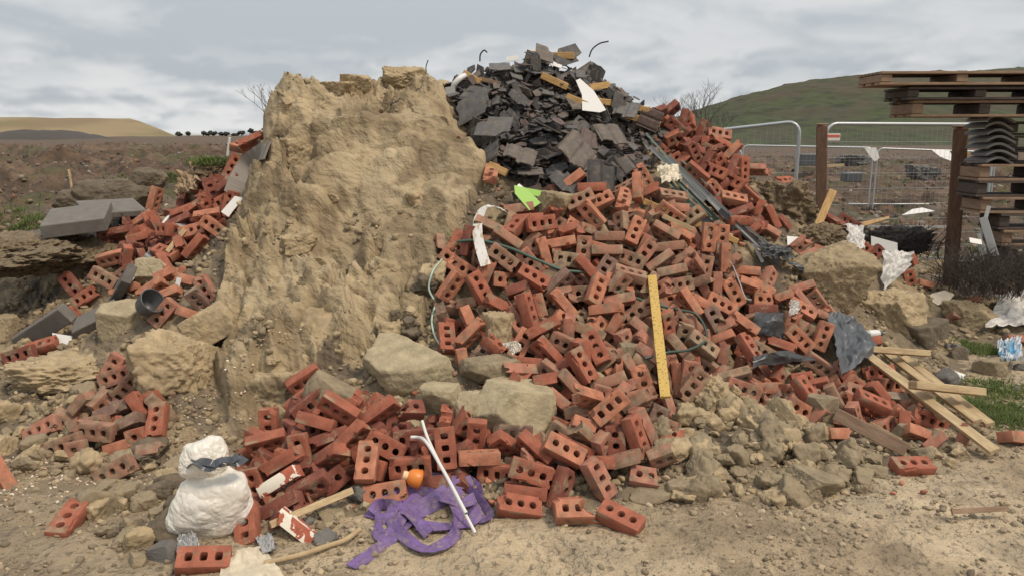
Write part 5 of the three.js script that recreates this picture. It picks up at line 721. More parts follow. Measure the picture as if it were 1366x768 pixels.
// grey concrete slabs and kerb on the left
const concM = std({ map: rockTone([0.15, 0.136, 0.12], 0.22, 901), bumpMap: grainBump, bumpScale: 0.003 }), concD = std({ map: rockTone([0.1, 0.09, 0.08], 0.3, 907), bumpMap: earthBump, bumpScale: 0.012 });
function slab(px, py, D, dims, rot, m, l) { const g = projUV(new RoundedBoxGeometry(...dims, 2, 0.008)), o = mesh(g, m); o.position.copy(P(px, py, D)); o.rotation.set(rot[0] * RAD, rot[1] * RAD, rot[2] * RAD, 'YXZ'); return put(o, 'concrete_paver', l, 'slab', 'grey slabs on the left'); }
slab(104, 293, 5.55, [0.42, 0.10, 0.42], [12, 20, 6], concM, 'largest light grey concrete slab on the earth bank');
slab(148, 278, 5.9, [0.42, 0.05, 0.40], [10, 40, 0], concM, 'thin grey slab lying just behind the largest one');
slab(46, 318, 5.6, [0.46, 0.06, 0.26], [14, 10, 22], concD, 'dark slab sloping down left of the largest slab');
slab(58, 437, 4.75, [0.46, 0.12, 0.08], [20, 0, 32], concM, 'plain grey kerb leaning by the white card');
slab(128, 425, 4.72, [0.30, 0.07, 0.14], [30, 20, 30], concM, 'grey kerb end beneath the leaning red brick');
slab(162, 382, 4.85, [0.34, 0.06, 0.15], [40, 0, 52], concD, 'rough dark grey slab left of the pale boulder');
// black pot, can, rods and trims
{ const prof = [[0, 0], [0.05, 0], [0.062, 0.02], [0.075, 0.10], [0.08, 0.105], [0.08, 0.115], [0.072, 0.115], [0.06, 0.02], [0, 0.012]].map(([x, y]) => new THREE.Vector2(x, y)); const o = mesh(new THREE.LatheGeometry(prof, 26), PLAS.dgrey); o.position.copy(on(190, 411, 0.2)); o.rotation.set(0.6, 0, -0.9); put(o, 'plant_pot', 'black plastic pot lying on the pale angular boulder', 'pot');
  const can = new THREE.Group(); part(can, new THREE.LatheGeometry([[0, 0], [0.022, 0], [0.027, 0.008], [0.027, 0.13], [0.022, 0.145], [0, 0.145]].map(([x, y]) => new THREE.Vector2(x, y)), 20), PLAS.white, 'can_body'); part(can, new THREE.CylinderGeometry(0.0185, 0.021, 0.025, 16), PLAS.dgrey, 'nozzle').position.y = 0.157; part(can, new THREE.CylinderGeometry(0.0274, 0.0274, 0.03, 20, 1, true), PLAS.grey, 'printed_band').position.y = 0.05; can.position.copy(on(1148, 446, 0.12)); can.rotation.set(0.2, 0.2, -1.6); put(can, 'spray_can', 'white spray can lying on bricks near the pallet', 'can'); }
{ const trims = [[868, 196, 940, 268, 'grey', 0.03], [880, 205, 935, 262, 'mint', 0.022], [890, 210, 985, 300, 'grey', 0.05], [893, 232, 960, 300, 'pgreen', 0.012], [905, 222, 1000, 318, 'dgrey', 0.035], [902, 240, 970, 306, 'dkgreen', 0.03], [930, 200, 990, 260, 'grey', 0.024], [950, 270, 1030, 345, 'white', 0.012], [946, 262, 984, 306, 'grey', 0.045], [960, 280, 1040, 350, 'dgrey', 0.04], [900, 250, 950, 298, 'green', 0.02], [975, 285, 1052, 348, 'grey', 0.016], [910, 214, 960, 262, 'pgreen', 0.01], [1000, 315, 1018, 350, 'grey', 0.02], [880, 226, 932, 285, 'mint', 0.02], [862, 178, 905, 225, 'pgreen', 0.012], [905, 262, 950, 300, 'dgrey', 0.05]];
  const nm = { grey: 'grey', mint: 'dark green', pgreen: 'pale green', dgrey: 'dark grey', dkgreen: 'blackish green', white: 'white', green: 'green' }, list = trims.map(t => ({ t, px: t[0], label: `${nm[t[4]]} plastic trim strip in the bundle running down the ridge` })); tell(list);
  list.forEach(({ t, label }, i) => { const A = on(t[0], t[1], 0.12 + 0.012 * (i % 4)), Bq = on(t[2], t[3], 0.10 + 0.012 * (i % 3)), L = A.distanceTo(Bq), w = t[5], s = new THREE.Shape(); s.moveTo(-w / 2, 0); s.lineTo(-w / 2, 0.012); s.lineTo(-w / 2 + 0.003, 0.012); s.lineTo(-w / 2 + 0.003, 0.003); s.lineTo(w / 2 - 0.003, 0.003); s.lineTo(w / 2 - 0.003, 0.012); s.lineTo(w / 2, 0.012); s.lineTo(w / 2, 0); s.closePath(); const g = new THREE.ExtrudeGeometry(s, { depth: L, bevelEnabled: false }); g.translate(0, 0, -L / 2); g.rotateY(Math.PI / 2); g.rotateX(Math.PI / 2); put(between(mesh(g, PLAS[t[4]]), A, Bq), 'plastic_edging', label, 'trim', 'plastic trims on the ridge'); }); }
tube([[960, 335], [975, 350], [985, 372], [996, 398], [1003, 400]], 0.005, PLAS.grey, 'cable', 'thin grey cable hanging below the trims', 'cable', null, 0.15);
ribbon([[190, 352], [205, 335], [225, 318], [240, 300], [250, 286]], 0.06, PLAS.dgrey, 'rubber_strip', 'dark rubber strip bent over bricks behind the grey slabs', 'strip', { lift: 0.12, twist: [20, 50, 30, 20] });
ribbon([[310, 260], [318, 240], [330, 220], [345, 206], [356, 200]], 0.13, std({ color: rgb(0.19, 0.165, 0.14), roughness: 0.6 }), 'rubber_strip', 'wide curved brown-grey strip at the ridge flank', 'strip', { lift: 0.12, twist: [50, 40, 30, 20], th: 0.012 });
plank([170, 378], [192, 350], 0.025, 0.01, PLAS.grey, 'metal_strip', 'short grey metal strip beside the pale lump', 'strip', { lift: 0.14 });
plank([222, 336], [246, 306], 0.03, 0.012, WOOD.pale, 'splintered_lath', 'splintered lath over the bricks behind slabs', 'lath', { lift: 0.16 });
tube([[216, 300], [224, 290], [236, 284], [244, 280]], 0.012, PLAS.white, 'pipe', 'short white pipe stub behind the grey slabs', 'pipe', null, 0.14);
plank([303, 208, 6.0], [306, 183, 6.0], 0.02, 0.02, PLAS.white, 'white_peg', 'white peg standing at the left skyline of bricks', 'peg');
plank([97, 262, 11], [91, 226, 11], 0.035, 0.035, WOOD.pale, 'wooden_stake', 'thin wooden stake in the brown field', 'stake');
{ // white plastic sack with a tied neck
  const c = P(284, 670, 2.84), g = new THREE.Group(), N = 150, M = 130, pos = [], idx = [], uv = [];
  const blob = (rx, ry, rz, cx, cy, tail, seed) => { let q = new THREE.IcosahedronGeometry(1, 46); q.deleteAttribute('uv'); q.deleteAttribute('normal'); q = mergeVertices(q, 1e-5); const p = q.attributes.position, uvs = []; for (let i = 0; i < p.count; i++) { const x = p.getX(i), y = p.getY(i), z = p.getZ(i), ang = Math.acos(clamp(x * tail[0] + y * tail[1], -1, 1)), t = tail[2] * Math.exp(-ang * ang / 0.16), cr = Math.abs(noise(x * 2.1 + seed, y * 2.1, z * 2.1)), c2 = Math.abs(noise(x * 5.2 + cr * 2, y * 5.2 + seed, z * 5.2)), c3 = Math.abs(noise(x * 11 + c2 * 3, y * 11, z * 11 + seed)); const R = 1 + t + 0.22 * noise(x * 1.1 + seed, y * 1.1, z * 1.1) + 0.10 * cr + 0.032 * c2 + 0.007 * c3 - 0.04; p.setXYZ(i, cx + x * R * rx, cy + y * R * ry, z * R * rz); uvs.push(0.5 + x * 0.4 + seed, 0.5 + y * 0.4 + z * 0.2); } q.setAttribute('uv', new THREE.Float32BufferAttribute(uvs, 2)); q.computeVertexNormals(); return q; };
  const bg = mergeGeometries([blob(0.158, 0.155, 0.115, 0, 0, [-0.25, -0.97, 0.5], 1), blob(0.094, 0.085, 0.08, -0.018, 0.192, [0.5, 0.86, 0.2], 4), blob(0.07, 0.09, 0.07, -0.115, -0.05, [-0.3, -0.95, 0.5], 7)]);
  bg.rotateY(0.3); bg.translate(c.x, c.y, c.z); part(g, bg, new THREE.MeshPhysicalMaterial({ map: texture(256, (u, v) => mix3([0.86, 0.82, 0.74], [0.6, 0.45, 0.29], sstep(0.16, 0.5, tfbm(u, v, 4, 5, 12)) * 0.5), true), roughness: 0.4, transmission: 0.3, thickness: 0 }), 'bag_body').material.bumpMap = texture(512, (u, v) => { const w = 0.25 * tnoise(u * 4, v * 4, 4, 3); return 0.5 + 0.5 * Math.abs(tfbm(u + 0.1 * w, v, 5, 4, 19, 0.6)) - 0.3 * Math.abs(tnoise(u * 13 + w * 3, v * 13, 13, 5)); }, false); g.children[0].material.bumpScale = 0.009;
  const film = std({ color: rgb(0.05, 0.055, 0.065), roughness: 0.3 }); ribbon([[250, 624, 2.80], [262, 617, 2.74], [280, 622, 2.725], [298, 613, 2.725], [314, 616, 2.755], [326, 610, 2.80]], 0.042, film, 'black_band', null, null, { twist: [40, -30, 35, -20, 30, 0], parent: g }); ribbon([[258, 612, 2.77], [276, 616, 2.73], [300, 620, 2.73], [318, 607, 2.77]], 0.03, film, 'black_band', null, null, { twist: [-20, 40, -35, 20], parent: g });
  const tail = []; for (let i = 0; i < 9; i++) { const a = i / 8 * 2.6 - 1.3; tail.push(new THREE.Vector2(0.03 + 0.06 * i / 8, -0.1 * i / 8)); } const tg = new THREE.LatheGeometry(tail, 30); { const p = tg.attributes.position; for (let i = 0; i < p.count; i++) { const x = p.getX(i), y = p.getY(i), z = p.getZ(i), a = Math.atan2(z, x), k = 1 + 0.5 * Math.abs(Math.sin(a * 4)) * -y * 8; p.setXYZ(i, x * k, y, z * k); } tg.computeVertexNormals(); } const to = part(g, tg, std({ color: rgb(0.7, 0.6, 0.45), roughness: 0.6 }), 'loose_tail'); to.position.copy(c).add(V(-0.05, -0.12, 0.06));
  put(g, 'plastic_sack', 'bulging white plastic sack tied with black film at front left', 'sack'); }
{ // broken pallet on the right: slats lying on two cross boards
  const g = new THREE.Group(); const bar = (a, b, w, t, m, n) => { const A = P(...a), Bq = P(...b), o = between(mesh(barGeo(A.distanceTo(Bq), w, t), m, n), A, Bq, V(-0.25, 0.85, 0.45).normalize()); g.add(o); return o; };
  bar([1140, 460, 4.79], [1328, 602, 3.50], 0.055, 0.022, WOOD.pale, 'slat'); bar([1150, 464, 4.84], [1262, 560, 3.89], 0.04, 0.02, WOOD.pale, 'slat'); bar([1182, 470, 4.84], [1305, 562, 3.84], 0.05, 0.022, WOOD.pale, 'slat'); bar([1206, 476, 4.84], [1322, 566, 3.84], 0.05, 0.022, WOOD.pale, 'slat'); bar([1168, 488, 4.64], [1204, 512, 4.34], 0.02, 0.02, WOOD.pale, 'slat');
  const f1 = barGeo(0.40, 0.045, 0.09); const o1 = between(mesh(f1, WOOD.pale, 'cross_board'), P(1226, 514, 4.04), P(1302, 522, 4.04), V(0, 0.35, 0.94)); g.add(o1); const o2 = between(mesh(barGeo(0.40, 0.04, 0.07), WOOD.pale, 'cross_board'), P(1162, 466, 4.66), P(1234, 471, 4.66), V(0, 0.35, 0.94)); g.add(o2);
  bar([1186, 528, 4.19], [1246, 534, 4.24], 0.06, 0.02, WOOD.old, 'board_stub'); put(g, 'broken_pallet', 'broken pale timber pallet sliding down the right slope', 'pallet'); }
// ---------------------------------------------------------------- behind the heap
{ // long tan tip on the left horizon
const g = sheet(140, 40, (i, j) => { const u = i / 139, v = j / 39, D = mix(190, 320, v), x = mix(-420, -80, u) * D / 190, end = clamp((1 - u) / 0.045), up = sstep(0, 0.42, v) * sstep(1, 0.8, v); return [x, -1.5 + 8.6 * Math.min(Math.pow(end, 0.8), up) * (0.96 + 0.04 * noise(x * 0.02, D * 0.02, 4)) + 0.5 * fbm(x * 0.05, D * 0.08, 3, 4) * end * up, -D]; }, (x, y, z) => mix3(mix3([0.28, 0.212, 0.118], [0.215, 0.155, 0.085], sstep(-0.2, 0.4, fbm(x * 0.06, y * 0.3, z * 0.02, 4))), [0.17, 0.155, 0.06], sstep(0.1, 0.4, fbm(x * 0.02, y * 0.5, 3, 3)) * 0.5));
  put(mesh(g, soilMat), 'hill', 'long flat-topped tan spoil hill on the left horizon', 'hill', null, 'structure');
  const d = sheet(60, 20, (i, j) => { const u = i / 59, v = j / 19, x = mix(-92, -66, u), D = mix(122, 140, v), k = Math.sin(Math.PI * u) * Math.sin(Math.PI * Math.min(1, v * 1.4)); return [x, 0.2 + 2.2 * Math.pow(Math.max(0, k), 0.7) * (1 + 0.2 * noise(x * 0.3, D, 3)), -D]; }, () => [0.075, 0.065, 0.06]);
  put(mesh(d, soilMat), 'hill', 'low dark mound before the tan hill on the left', 'hill', null, 'structure');
  const GR = [0.05, 0.064, 0.018], GD = [0.028, 0.033, 0.013], BR = [0.07, 0.056, 0.03];
  const h = sheet(260, 120, (i, j) => { const u = i / 259, v = j / 119, x = mix(8, 190, u), D = mix(92, 230, v); const crest = 1.5 + 11.5 * sstep(0.0, 0.36, u - 0.06) + 8 * u, rise = Math.pow(sstep(0, 0.75, v), 0.9); return [x, -0.6 + crest * rise * sstep(1.05, 0.85, v) + 0.55 * fbm(x * 0.12, D * 0.12, 5, 5, 0.6) * rise + 0.35 * Math.abs(fbm(x * 0.5, D * 0.35, 8, 3)), -D]; },
    (x, y, z) => { const a = fbm(x * 0.1, z * 0.06, 2, 5, 0.6), b = fbm(x * 0.5, z * 0.3, 7, 3); let c = mix3(GR, GD, sstep(-0.2, 0.35, b + a * 0.4)); return mix3(c, BR, clamp(sstep(-0.05, 0.35, a) * 0.55 + sstep(6, 12, y + a * 3) * 0.45)); });
  put(mesh(h, soilMat), 'hill', 'broad grassy green hill rising behind the wire fence', 'hill', null, 'structure');
}
{ // banks of turned brown earth beyond the heap
  const nx = 620, nd = 260, bank = sheet(nx, nd, (i, j) => { const x = mix(-40, 40, i / (nx - 1)), D = 10.5 * Math.pow(5.2, j / (nd - 1)); return [x, bankY(x, -D), -D]; },
    (x, y, z) => { const a = fbm(x * 0.4, z * 0.4, 3, 5, 0.6), b = fbm(x * 2.2, z * 2.2, 8, 3, 0.6); let c = mix3([0.14, 0.088, 0.055], [0.08, 0.054, 0.036], sstep(-0.3, 0.35, b + 0.3 * a)); c = mix3(c, [0.18, 0.122, 0.082], sstep(0.1, 0.5, a - 0.3 * b)); c = mix3(c, [0.16, 0.14, 0.115], sstep(-0.1, 0.4, fbm(x * 0.13 + 4, z * 0.5, 5, 4)) * 0.6 * sstep(22, 14, -z)); return mix3(c, [0.085, 0.095, 0.035], sstep(0.18, 0.42, fbm(x * 0.5 + 9, z * 0.9, 2, 4)) * 0.6); });
  put(mesh(bank, groundMat), 'terrain', 'banks of turned reddish brown earth beyond the heap', 'terrain', null, 'structure'); }
// trees: bare winter branches, tapered limbs dividing down to twigs
const barkM = std({ color: rgb(0.075, 0.062, 0.052) });
function bareTree(px, py, D, height, seed, label, name = 'bare_tree') {
  const r = rng(seed), tg = [], cg = [];
  const limb = (p, d, len, rad, lev) => { const q = p.clone().addScaledVector(d, len).add(V((r() - 0.5) * len * 0.2, 0, (r() - 0.5) * len * 0.2)); const g = new THREE.CylinderGeometry(rad * 0.62, rad, p.distanceTo(q), lev > 2 ? 3 : 5, 1, true); g.translate(0, p.distanceTo(q) / 2, 0); g.applyQuaternion(new THREE.Quaternion().setFromUnitVectors(AY, q.clone().sub(p).normalize())); g.translate(p.x, p.y, p.z); (lev < 1 ? tg : cg).push(g);
    if (lev >= 6) return; const n = lev < 1 ? 4 : 2 + (r() < 0.55 ? 1 : 0); for (let i = 0; i < n; i++) { const a = r() * 6.283, s = 0.35 + 0.45 * r(), nd = d.clone().add(V(Math.cos(a) * s, 0.1 + 0.1 * r(), Math.sin(a) * s)).normalize(); limb(lev < 1 ? p.clone().lerp(q, 0.55 + 0.45 * i / n) : q, nd, len * (0.66 + 0.2 * r()), rad * 0.58, lev + 1); } };
  limb(V(0, 0, 0), V(0, 1, 0), height * 0.27, height * 0.022, 0);
  const o = new THREE.Group(); part(o, mergeGeometries(tg), barkM, 'trunk'); part(o, mergeGeometries(cg), barkM, 'crown'); const p = P(px, py, D); o.position.set(p.x, groundY(p.x, p.z), p.z); return put(o, name, label, 'tree');
}
bareTree(368, 150, 48, 5.4, 3, 'bare tree showing over the left shoulder of heap');
bareTree(936, 170, 58, 5.6, 5, 'larger bare tree left of the green hill');
bareTree(908, 170, 64, 5.0, 8, 'slender bare tree next to the larger one by hill');
bareTree(955, 170, 66, 4.2, 9, 'bushy bare tree at the foot of the green hill');
{ const r = rng(12), spots = [240, 252, 271, 278, 285, 296, 302, 312, 322, 333, 345, 352]; // far row, a few pixels each
  spots.forEach((px, i) => { const g = new THREE.Group(), D = 300, hgt = 1.1 + 1.3 * r(), p = P(px, 179, D); part(g, new THREE.CylinderGeometry(0.12, 0.2, hgt * 0.6, 5).translate(0, hgt * 0.3, 0), barkM, 'trunk'); const c = [...Array(4)].map(() => lump(2, r() * 99, 0.6).scale(0.6 + 0.7 * r(), 0.35 + 0.4 * r(), 0.6 + 0.6 * r()).translate((r() - 0.5) * 1.4, hgt * (0.6 + 0.35 * r()), (r() - 0.5))); part(g, mergeGeometries(c), std({ color: rgb(0.03, 0.034, 0.028) }), 'crown'); g.position.set(p.x, Math.max(0.7, groundY(p.x, p.z)), p.z); put(g, 'far_tree', `tiny dark tree on the left horizon, ${i === 0 ? 'leftmost' : i === 11 ? 'rightmost, against the clay' : ORD[i] + ' from left'}`, 'tree', 'row of tiny trees on the horizon'); }); }
// wire fence panels: tube frame with rounded shoulders, fine mesh
const galv = std({ color: rgb(0.42, 0.44, 0.45), metalness: 0.55, roughness: 0.45 });
function fencePanel(a, b, D0, D1, base, label, wires = 34) {
  const p0 = P(a[0], a[1], D0), p1 = P(b[0], b[1], D1), g = new THREE.Group(), L = Math.hypot(p1.x - p0.x, p1.z - p0.z), top0 = p0.y - base, top1 = p1.y - base, top = Math.max(top0, top1), r = 0.12, pts = [];
  const tilt = u => mix(top0, top1, u); pts.push(V(0, 0, 0), V(0, (tilt(0) - r) * 0.5, 0), V(0, tilt(0) - r, 0)); for (let k = 1; k <= 5; k++) { const t = k / 5 * Math.PI / 2; pts.push(V(r - r * Math.cos(t), tilt(0) - r + r * Math.sin(t), 0)); } pts.push(V(L * 0.5, tilt(0.5), 0)); for (let k = 0; k <= 5; k++) { const t = k / 5 * Math.PI / 2; pts.push(V(L - r + r * Math.sin(t), tilt(1) - r + r * Math.cos(t), 0)); } pts.push(V(L, (tilt(1) - r) * 0.5, 0), V(L, 0, 0));
  const path = new THREE.CurvePath(); for (let i = 0; i < pts.length - 1; i++) path.add(new THREE.LineCurve3(pts[i], pts[i + 1])); part(g, new THREE.TubeGeometry(path, 120, 0.02, 8), galv, 'tube_frame'); part(g, new THREE.CylinderGeometry(0.016, 0.016, L, 8).rotateZ(Math.PI / 2).translate(L / 2, 0.12, 0), galv, 'bottom_rail');
  const w = []; for (let i = 1; i < wires; i++) w.push(new THREE.CylinderGeometry(0.0016, 0.0016, tilt(i / wires) - 0.16, 3, 1, true).translate(i / wires * L, (tilt(i / wires)) / 2 + 0.04, 0)); for (let j = 1; j < 9; j++) w.push(new THREE.CylinderGeometry(0.0016, 0.0016, L, 3, 1, true).rotateZ(Math.PI / 2).translate(L / 2, 0.12 + (Math.min(top0, top1) - 0.14) * j / 9, 0)); const wm = part(g, mergeGeometries(w), galv, 'wire_mesh'); wm.userData.kind = 'stuff';
  g.position.set(p0.x, base, p0.z); g.rotation.y = -Math.atan2(p1.z - p0.z, p1.x - p0.x); return put(g, 'wire_fence', label, 'fence panel', 'wire fence panels');
}
fencePanel([800, 190], [1068, 163], 9.6, 8.6, -0.05, 'nearer wire fence panel with rounded corner, left of brown post');
fencePanel([1104, 165], [1330, 166], 8.8, 9.2, -0.05, 'nearer wire fence panel carrying the small sign');
fencePanel([860, 208], [990, 200], 19, 18, -0.1, 'distant wire fence panel emerging from the brick ridge');
fencePanel([992, 194], [1166, 197], 18, 17.5, -0.1, 'distant wire fence panel in the middle of the gap');
fencePanel([1172, 198], [1330, 203], 17.5, 17.5, -0.1, 'distant wire fence panel behind the right wooden post');
{ const g = new THREE.Group(); part(g, new RoundedBoxGeometry(0.16, 0.08, 0.006, 1, 0.003), std({ color: rgb(0.7, 0.62, 0.58) }), 'sign_plate'); part(g, new RoundedBoxGeometry(0.15, 0.03, 0.004, 1, 0.002), std({ color: rgb(0.55, 0.13, 0.09) }), 'red_stripe').position.set(0, 0.012, 0.0035); g.position.copy(P(1112, 183, 8.75)); put(g, 'fence_sign', 'small red and white sign on the near fence panel', 'sign'); }
// wooden posts
{ const post = (a, b, D, w, l) => { const A = P(a[0], a[1], D), Bq = P(b[0], b[1], D), g = new THREE.Group(), o = between(mesh(barGeo(A.distanceTo(Bq), w, w), WOOD.post, 'post_shaft'), A, Bq); g.add(o); const cap = mesh(new RoundedBoxGeometry(w * 0.96, 0.02, w * 0.96, 1, 0.008), WOOD.brown, 'post_cap'); cap.position.copy(A).add(V(0, 0.008, 0)); g.add(cap); put(g, 'wooden_post', l, 'post', 'brown timber posts by the fence'); };
  post([1097, 167], [1095, 400], 8.2, 0.115, 'shorter brown timber post between the two fence panels'); post([1283, 170], [1264, 430], 7.0, 0.125, 'taller leaning brown timber post before the pallet stack'); }
// stack of pallets and sheets on the right
{ function pallet(px, py, D, w, d, h, m, m2, label, turn = 0) { const g = new THREE.Group(), o = P(px, py, D); const bt = 0.02; const bd = (len, wd, th, x, y, z, mm, n, along) => { const b = mesh(barGeo(len, th, wd), mm, n); b.position.set(x, y, z); if (along) b.rotation.y = Math.PI / 2; g.add(b); };
    for (let i = 0; i < 6; i++) bd(w, 0.1, bt, w / 2, h - bt / 2, -(i + 0.5) * d / 6, i % 3 ? m2 : m, 'deck_board'); for (let i = 0; i < 4; i++) bd(d, 0.09, h - 2 * bt - 0.004, 0.05 + i * (w - 0.1) / 3, h / 2, -d / 2, i === 0 ? m : m2, 'bearer', true); for (let i = 0; i < 3; i++) bd(w, 0.1, bt, w / 2, bt / 2, -0.05 - i * (d - 0.1) / 2, m, 'bottom_board'); g.position.set(o.x, o.y - h, o.z); g.rotation.y = turn * RAD; put(g, 'timber_pallet', label, 'pallet', 'pallets stacked at the right edge'); }
  pallet(1176, 95, 6.2, 1.9, 0.42, 0.105, WOOD.brown, WOOD.brown, 'topmost brown pallet jutting out of the stack', -1);
  pallet(1212, 116, 6.25, 1.7, 0.42, 0.10, WOOD.dark, WOOD.dark, 'dark pallet right under the jutting topmost one', -2);
  pallet(1218, 134, 6.3, 1.7, 0.42, 0.13, WOOD.brown, WOOD.dark, 'third pallet down with rust-brown bottom boards', -3);
  for (let i = 0; i < 7; i++) { const s = new THREE.Shape(), N = 20, w = 0.24, f = u => 0.035 * Math.sin(u * Math.PI * 1.2); for (let k = 0; k <= N; k++) { const u = k / N; k ? s.lineTo(u * w, f(u)) : s.moveTo(u * w, f(u)); } for (let k = N; k >= 0; k--) { const u = k / N; s.lineTo(u * w, f(u) - 0.02); } const g = new THREE.ExtrudeGeometry(s, { depth: 0.3, bevelEnabled: false }); g.translate(0, 0, -0.3); const o = mesh(projUV(g), std({ color: rgb(0.17, 0.16, 0.15), roughness: 0.85 })); o.position.copy(P(1318 + 5 * noise(i * 1.7, 3), 158 + i * 9.4, 6.4)); o.rotation.z = 0.12 * noise(i * 2.3, 9); o.rotation.y = 0.3 * noise(i * 1.3, 5); put(o, 'curved_sheet', `curved grey sheet in the short stack under the pallets, ${i === 0 ? 'topmost' : i === 6 ? 'lowest' : ORD[i] + ' from top'}`, 'sheet', 'curved sheets stacked under pallets'); }
  for (let i = 0; i < 3; i++) pallet(1346, 162 + i * 19, 6.5, 1.2, 0.3, 0.115, WOOD.dark, WOOD.dark, ['dark pallet behind the curved sheets, upper', 'dark pallet behind the curved sheets, middle', 'dark pallet behind the curved sheets, lower'][i]);
  [['brown-edged pallet just below the curved sheets', 1300], ['dark pallet in the lower stack, second down', 1296], ['brown-edged pallet in the lower stack, third down', 1303], ['dark pallet in the lower stack, fourth down', 1326], ['brown-edged pallet in the lower stack, fifth down', 1330], ['lowest dark pallet of the stack by the scrub', 1334]].forEach(([l, px], i) => pallet(px + 8 + 6 * noise(i * 3.1, 2), 219 + i * 22, 6.4, 1.5, 0.3, 0.138, i % 2 ? WOOD.dark : WOOD.brown, WOOD.dark, l, -1));
  plank([1308, 318, 6.2], [1320, 275, 6.25], 0.03, 0.02, PLAS.grey, 'metal_strip', 'pale metal strip leaning on the pallet stack, left', 'strip'); plank([1328, 342, 6.1], [1312, 290, 6.2], 0.06, 0.03, PLAS.grey, 'metal_strip', 'wide pale metal strip leaning on the pallet stack', 'strip'); plank([1316, 340, 6.1], [1306, 312, 6.15], 0.025, 0.02, PLAS.grey, 'metal_strip', 'thin pale metal strip at foot of pallet stack', 'strip');
  card(1302, 322, 0.1, 0.05, -10, 0, -30, PLAS.white, 'plastic_shard', 'small white scrap below the leaning metal strips', 'shard', { D: 6.1 });
}
// scrub, grass and distant odds and ends
function twigs(px, py, D, n, spread, hgt, seed, label, col) { const r = rng(seed), L = []; for (let i = 0; i < n; i++) { const x = (r() - 0.5) * spread, z = (r() - 0.5) * spread * 0.7, h = hgt * (0.35 + 0.65 * r()), c = new THREE.CatmullRomCurve3([V(x, 0, z), V(x + (r() - 0.5) * 0.1, h * 0.5, z + (r() - 0.5) * 0.1), V(x + (r() - 0.5) * 0.35, h, z + (r() - 0.5) * 0.3)]); L.push(new THREE.TubeGeometry(c, 4, 0.0014 + 0.002 * r(), 3)); for (let k = 0; k < 3; k++) { const b = c.getPoint(0.4 + 0.5 * r()), c2 = new THREE.LineCurve3(b, b.clone().add(V((r() - 0.5) * 0.2, 0.02 + 0.12 * r(), (r() - 0.5) * 0.2))); L.push(new THREE.TubeGeometry(c2, 1, 0.0013, 3)); } } const g = new THREE.Group(); part(g, mergeGeometries(L), std({ color: rgb(...col) }), 'twigs'); const p = P(px, py, D); g.position.copy(p); g.position.y = Math.max(H(p.x, p.z) - 0.02, p.y - 0.05); put(g, 'dead_scrub', label, 'scrub'); }
twigs(1340, 385, 6.0, 340, 0.75, 0.42, 21, 'dark leafless scrub below the pallet stack', [0.07, 0.056, 0.045]); twigs(1295, 375, 6.4, 150, 0.5, 0.28, 22, 'dark leafless scrub at the foot of leaning post', [0.075, 0.06, 0.048]); twigs(1195, 335, 7.0, 120, 0.7, 0.3, 23, 'black burnt twigs behind the white rag', [0.035, 0.028, 0.024]);
rock(1195, 322, 96, 44, std({ color: rgb(0.062, 0.05, 0.042), bumpMap: earthBump, bumpScale: 0.04 }), 'burnt_heap', 'black burnt heap behind the litter bricks', 'heap', { seed: 151, planes: 12, rough: 0.4, flat: 0.8, D: 7.2 });
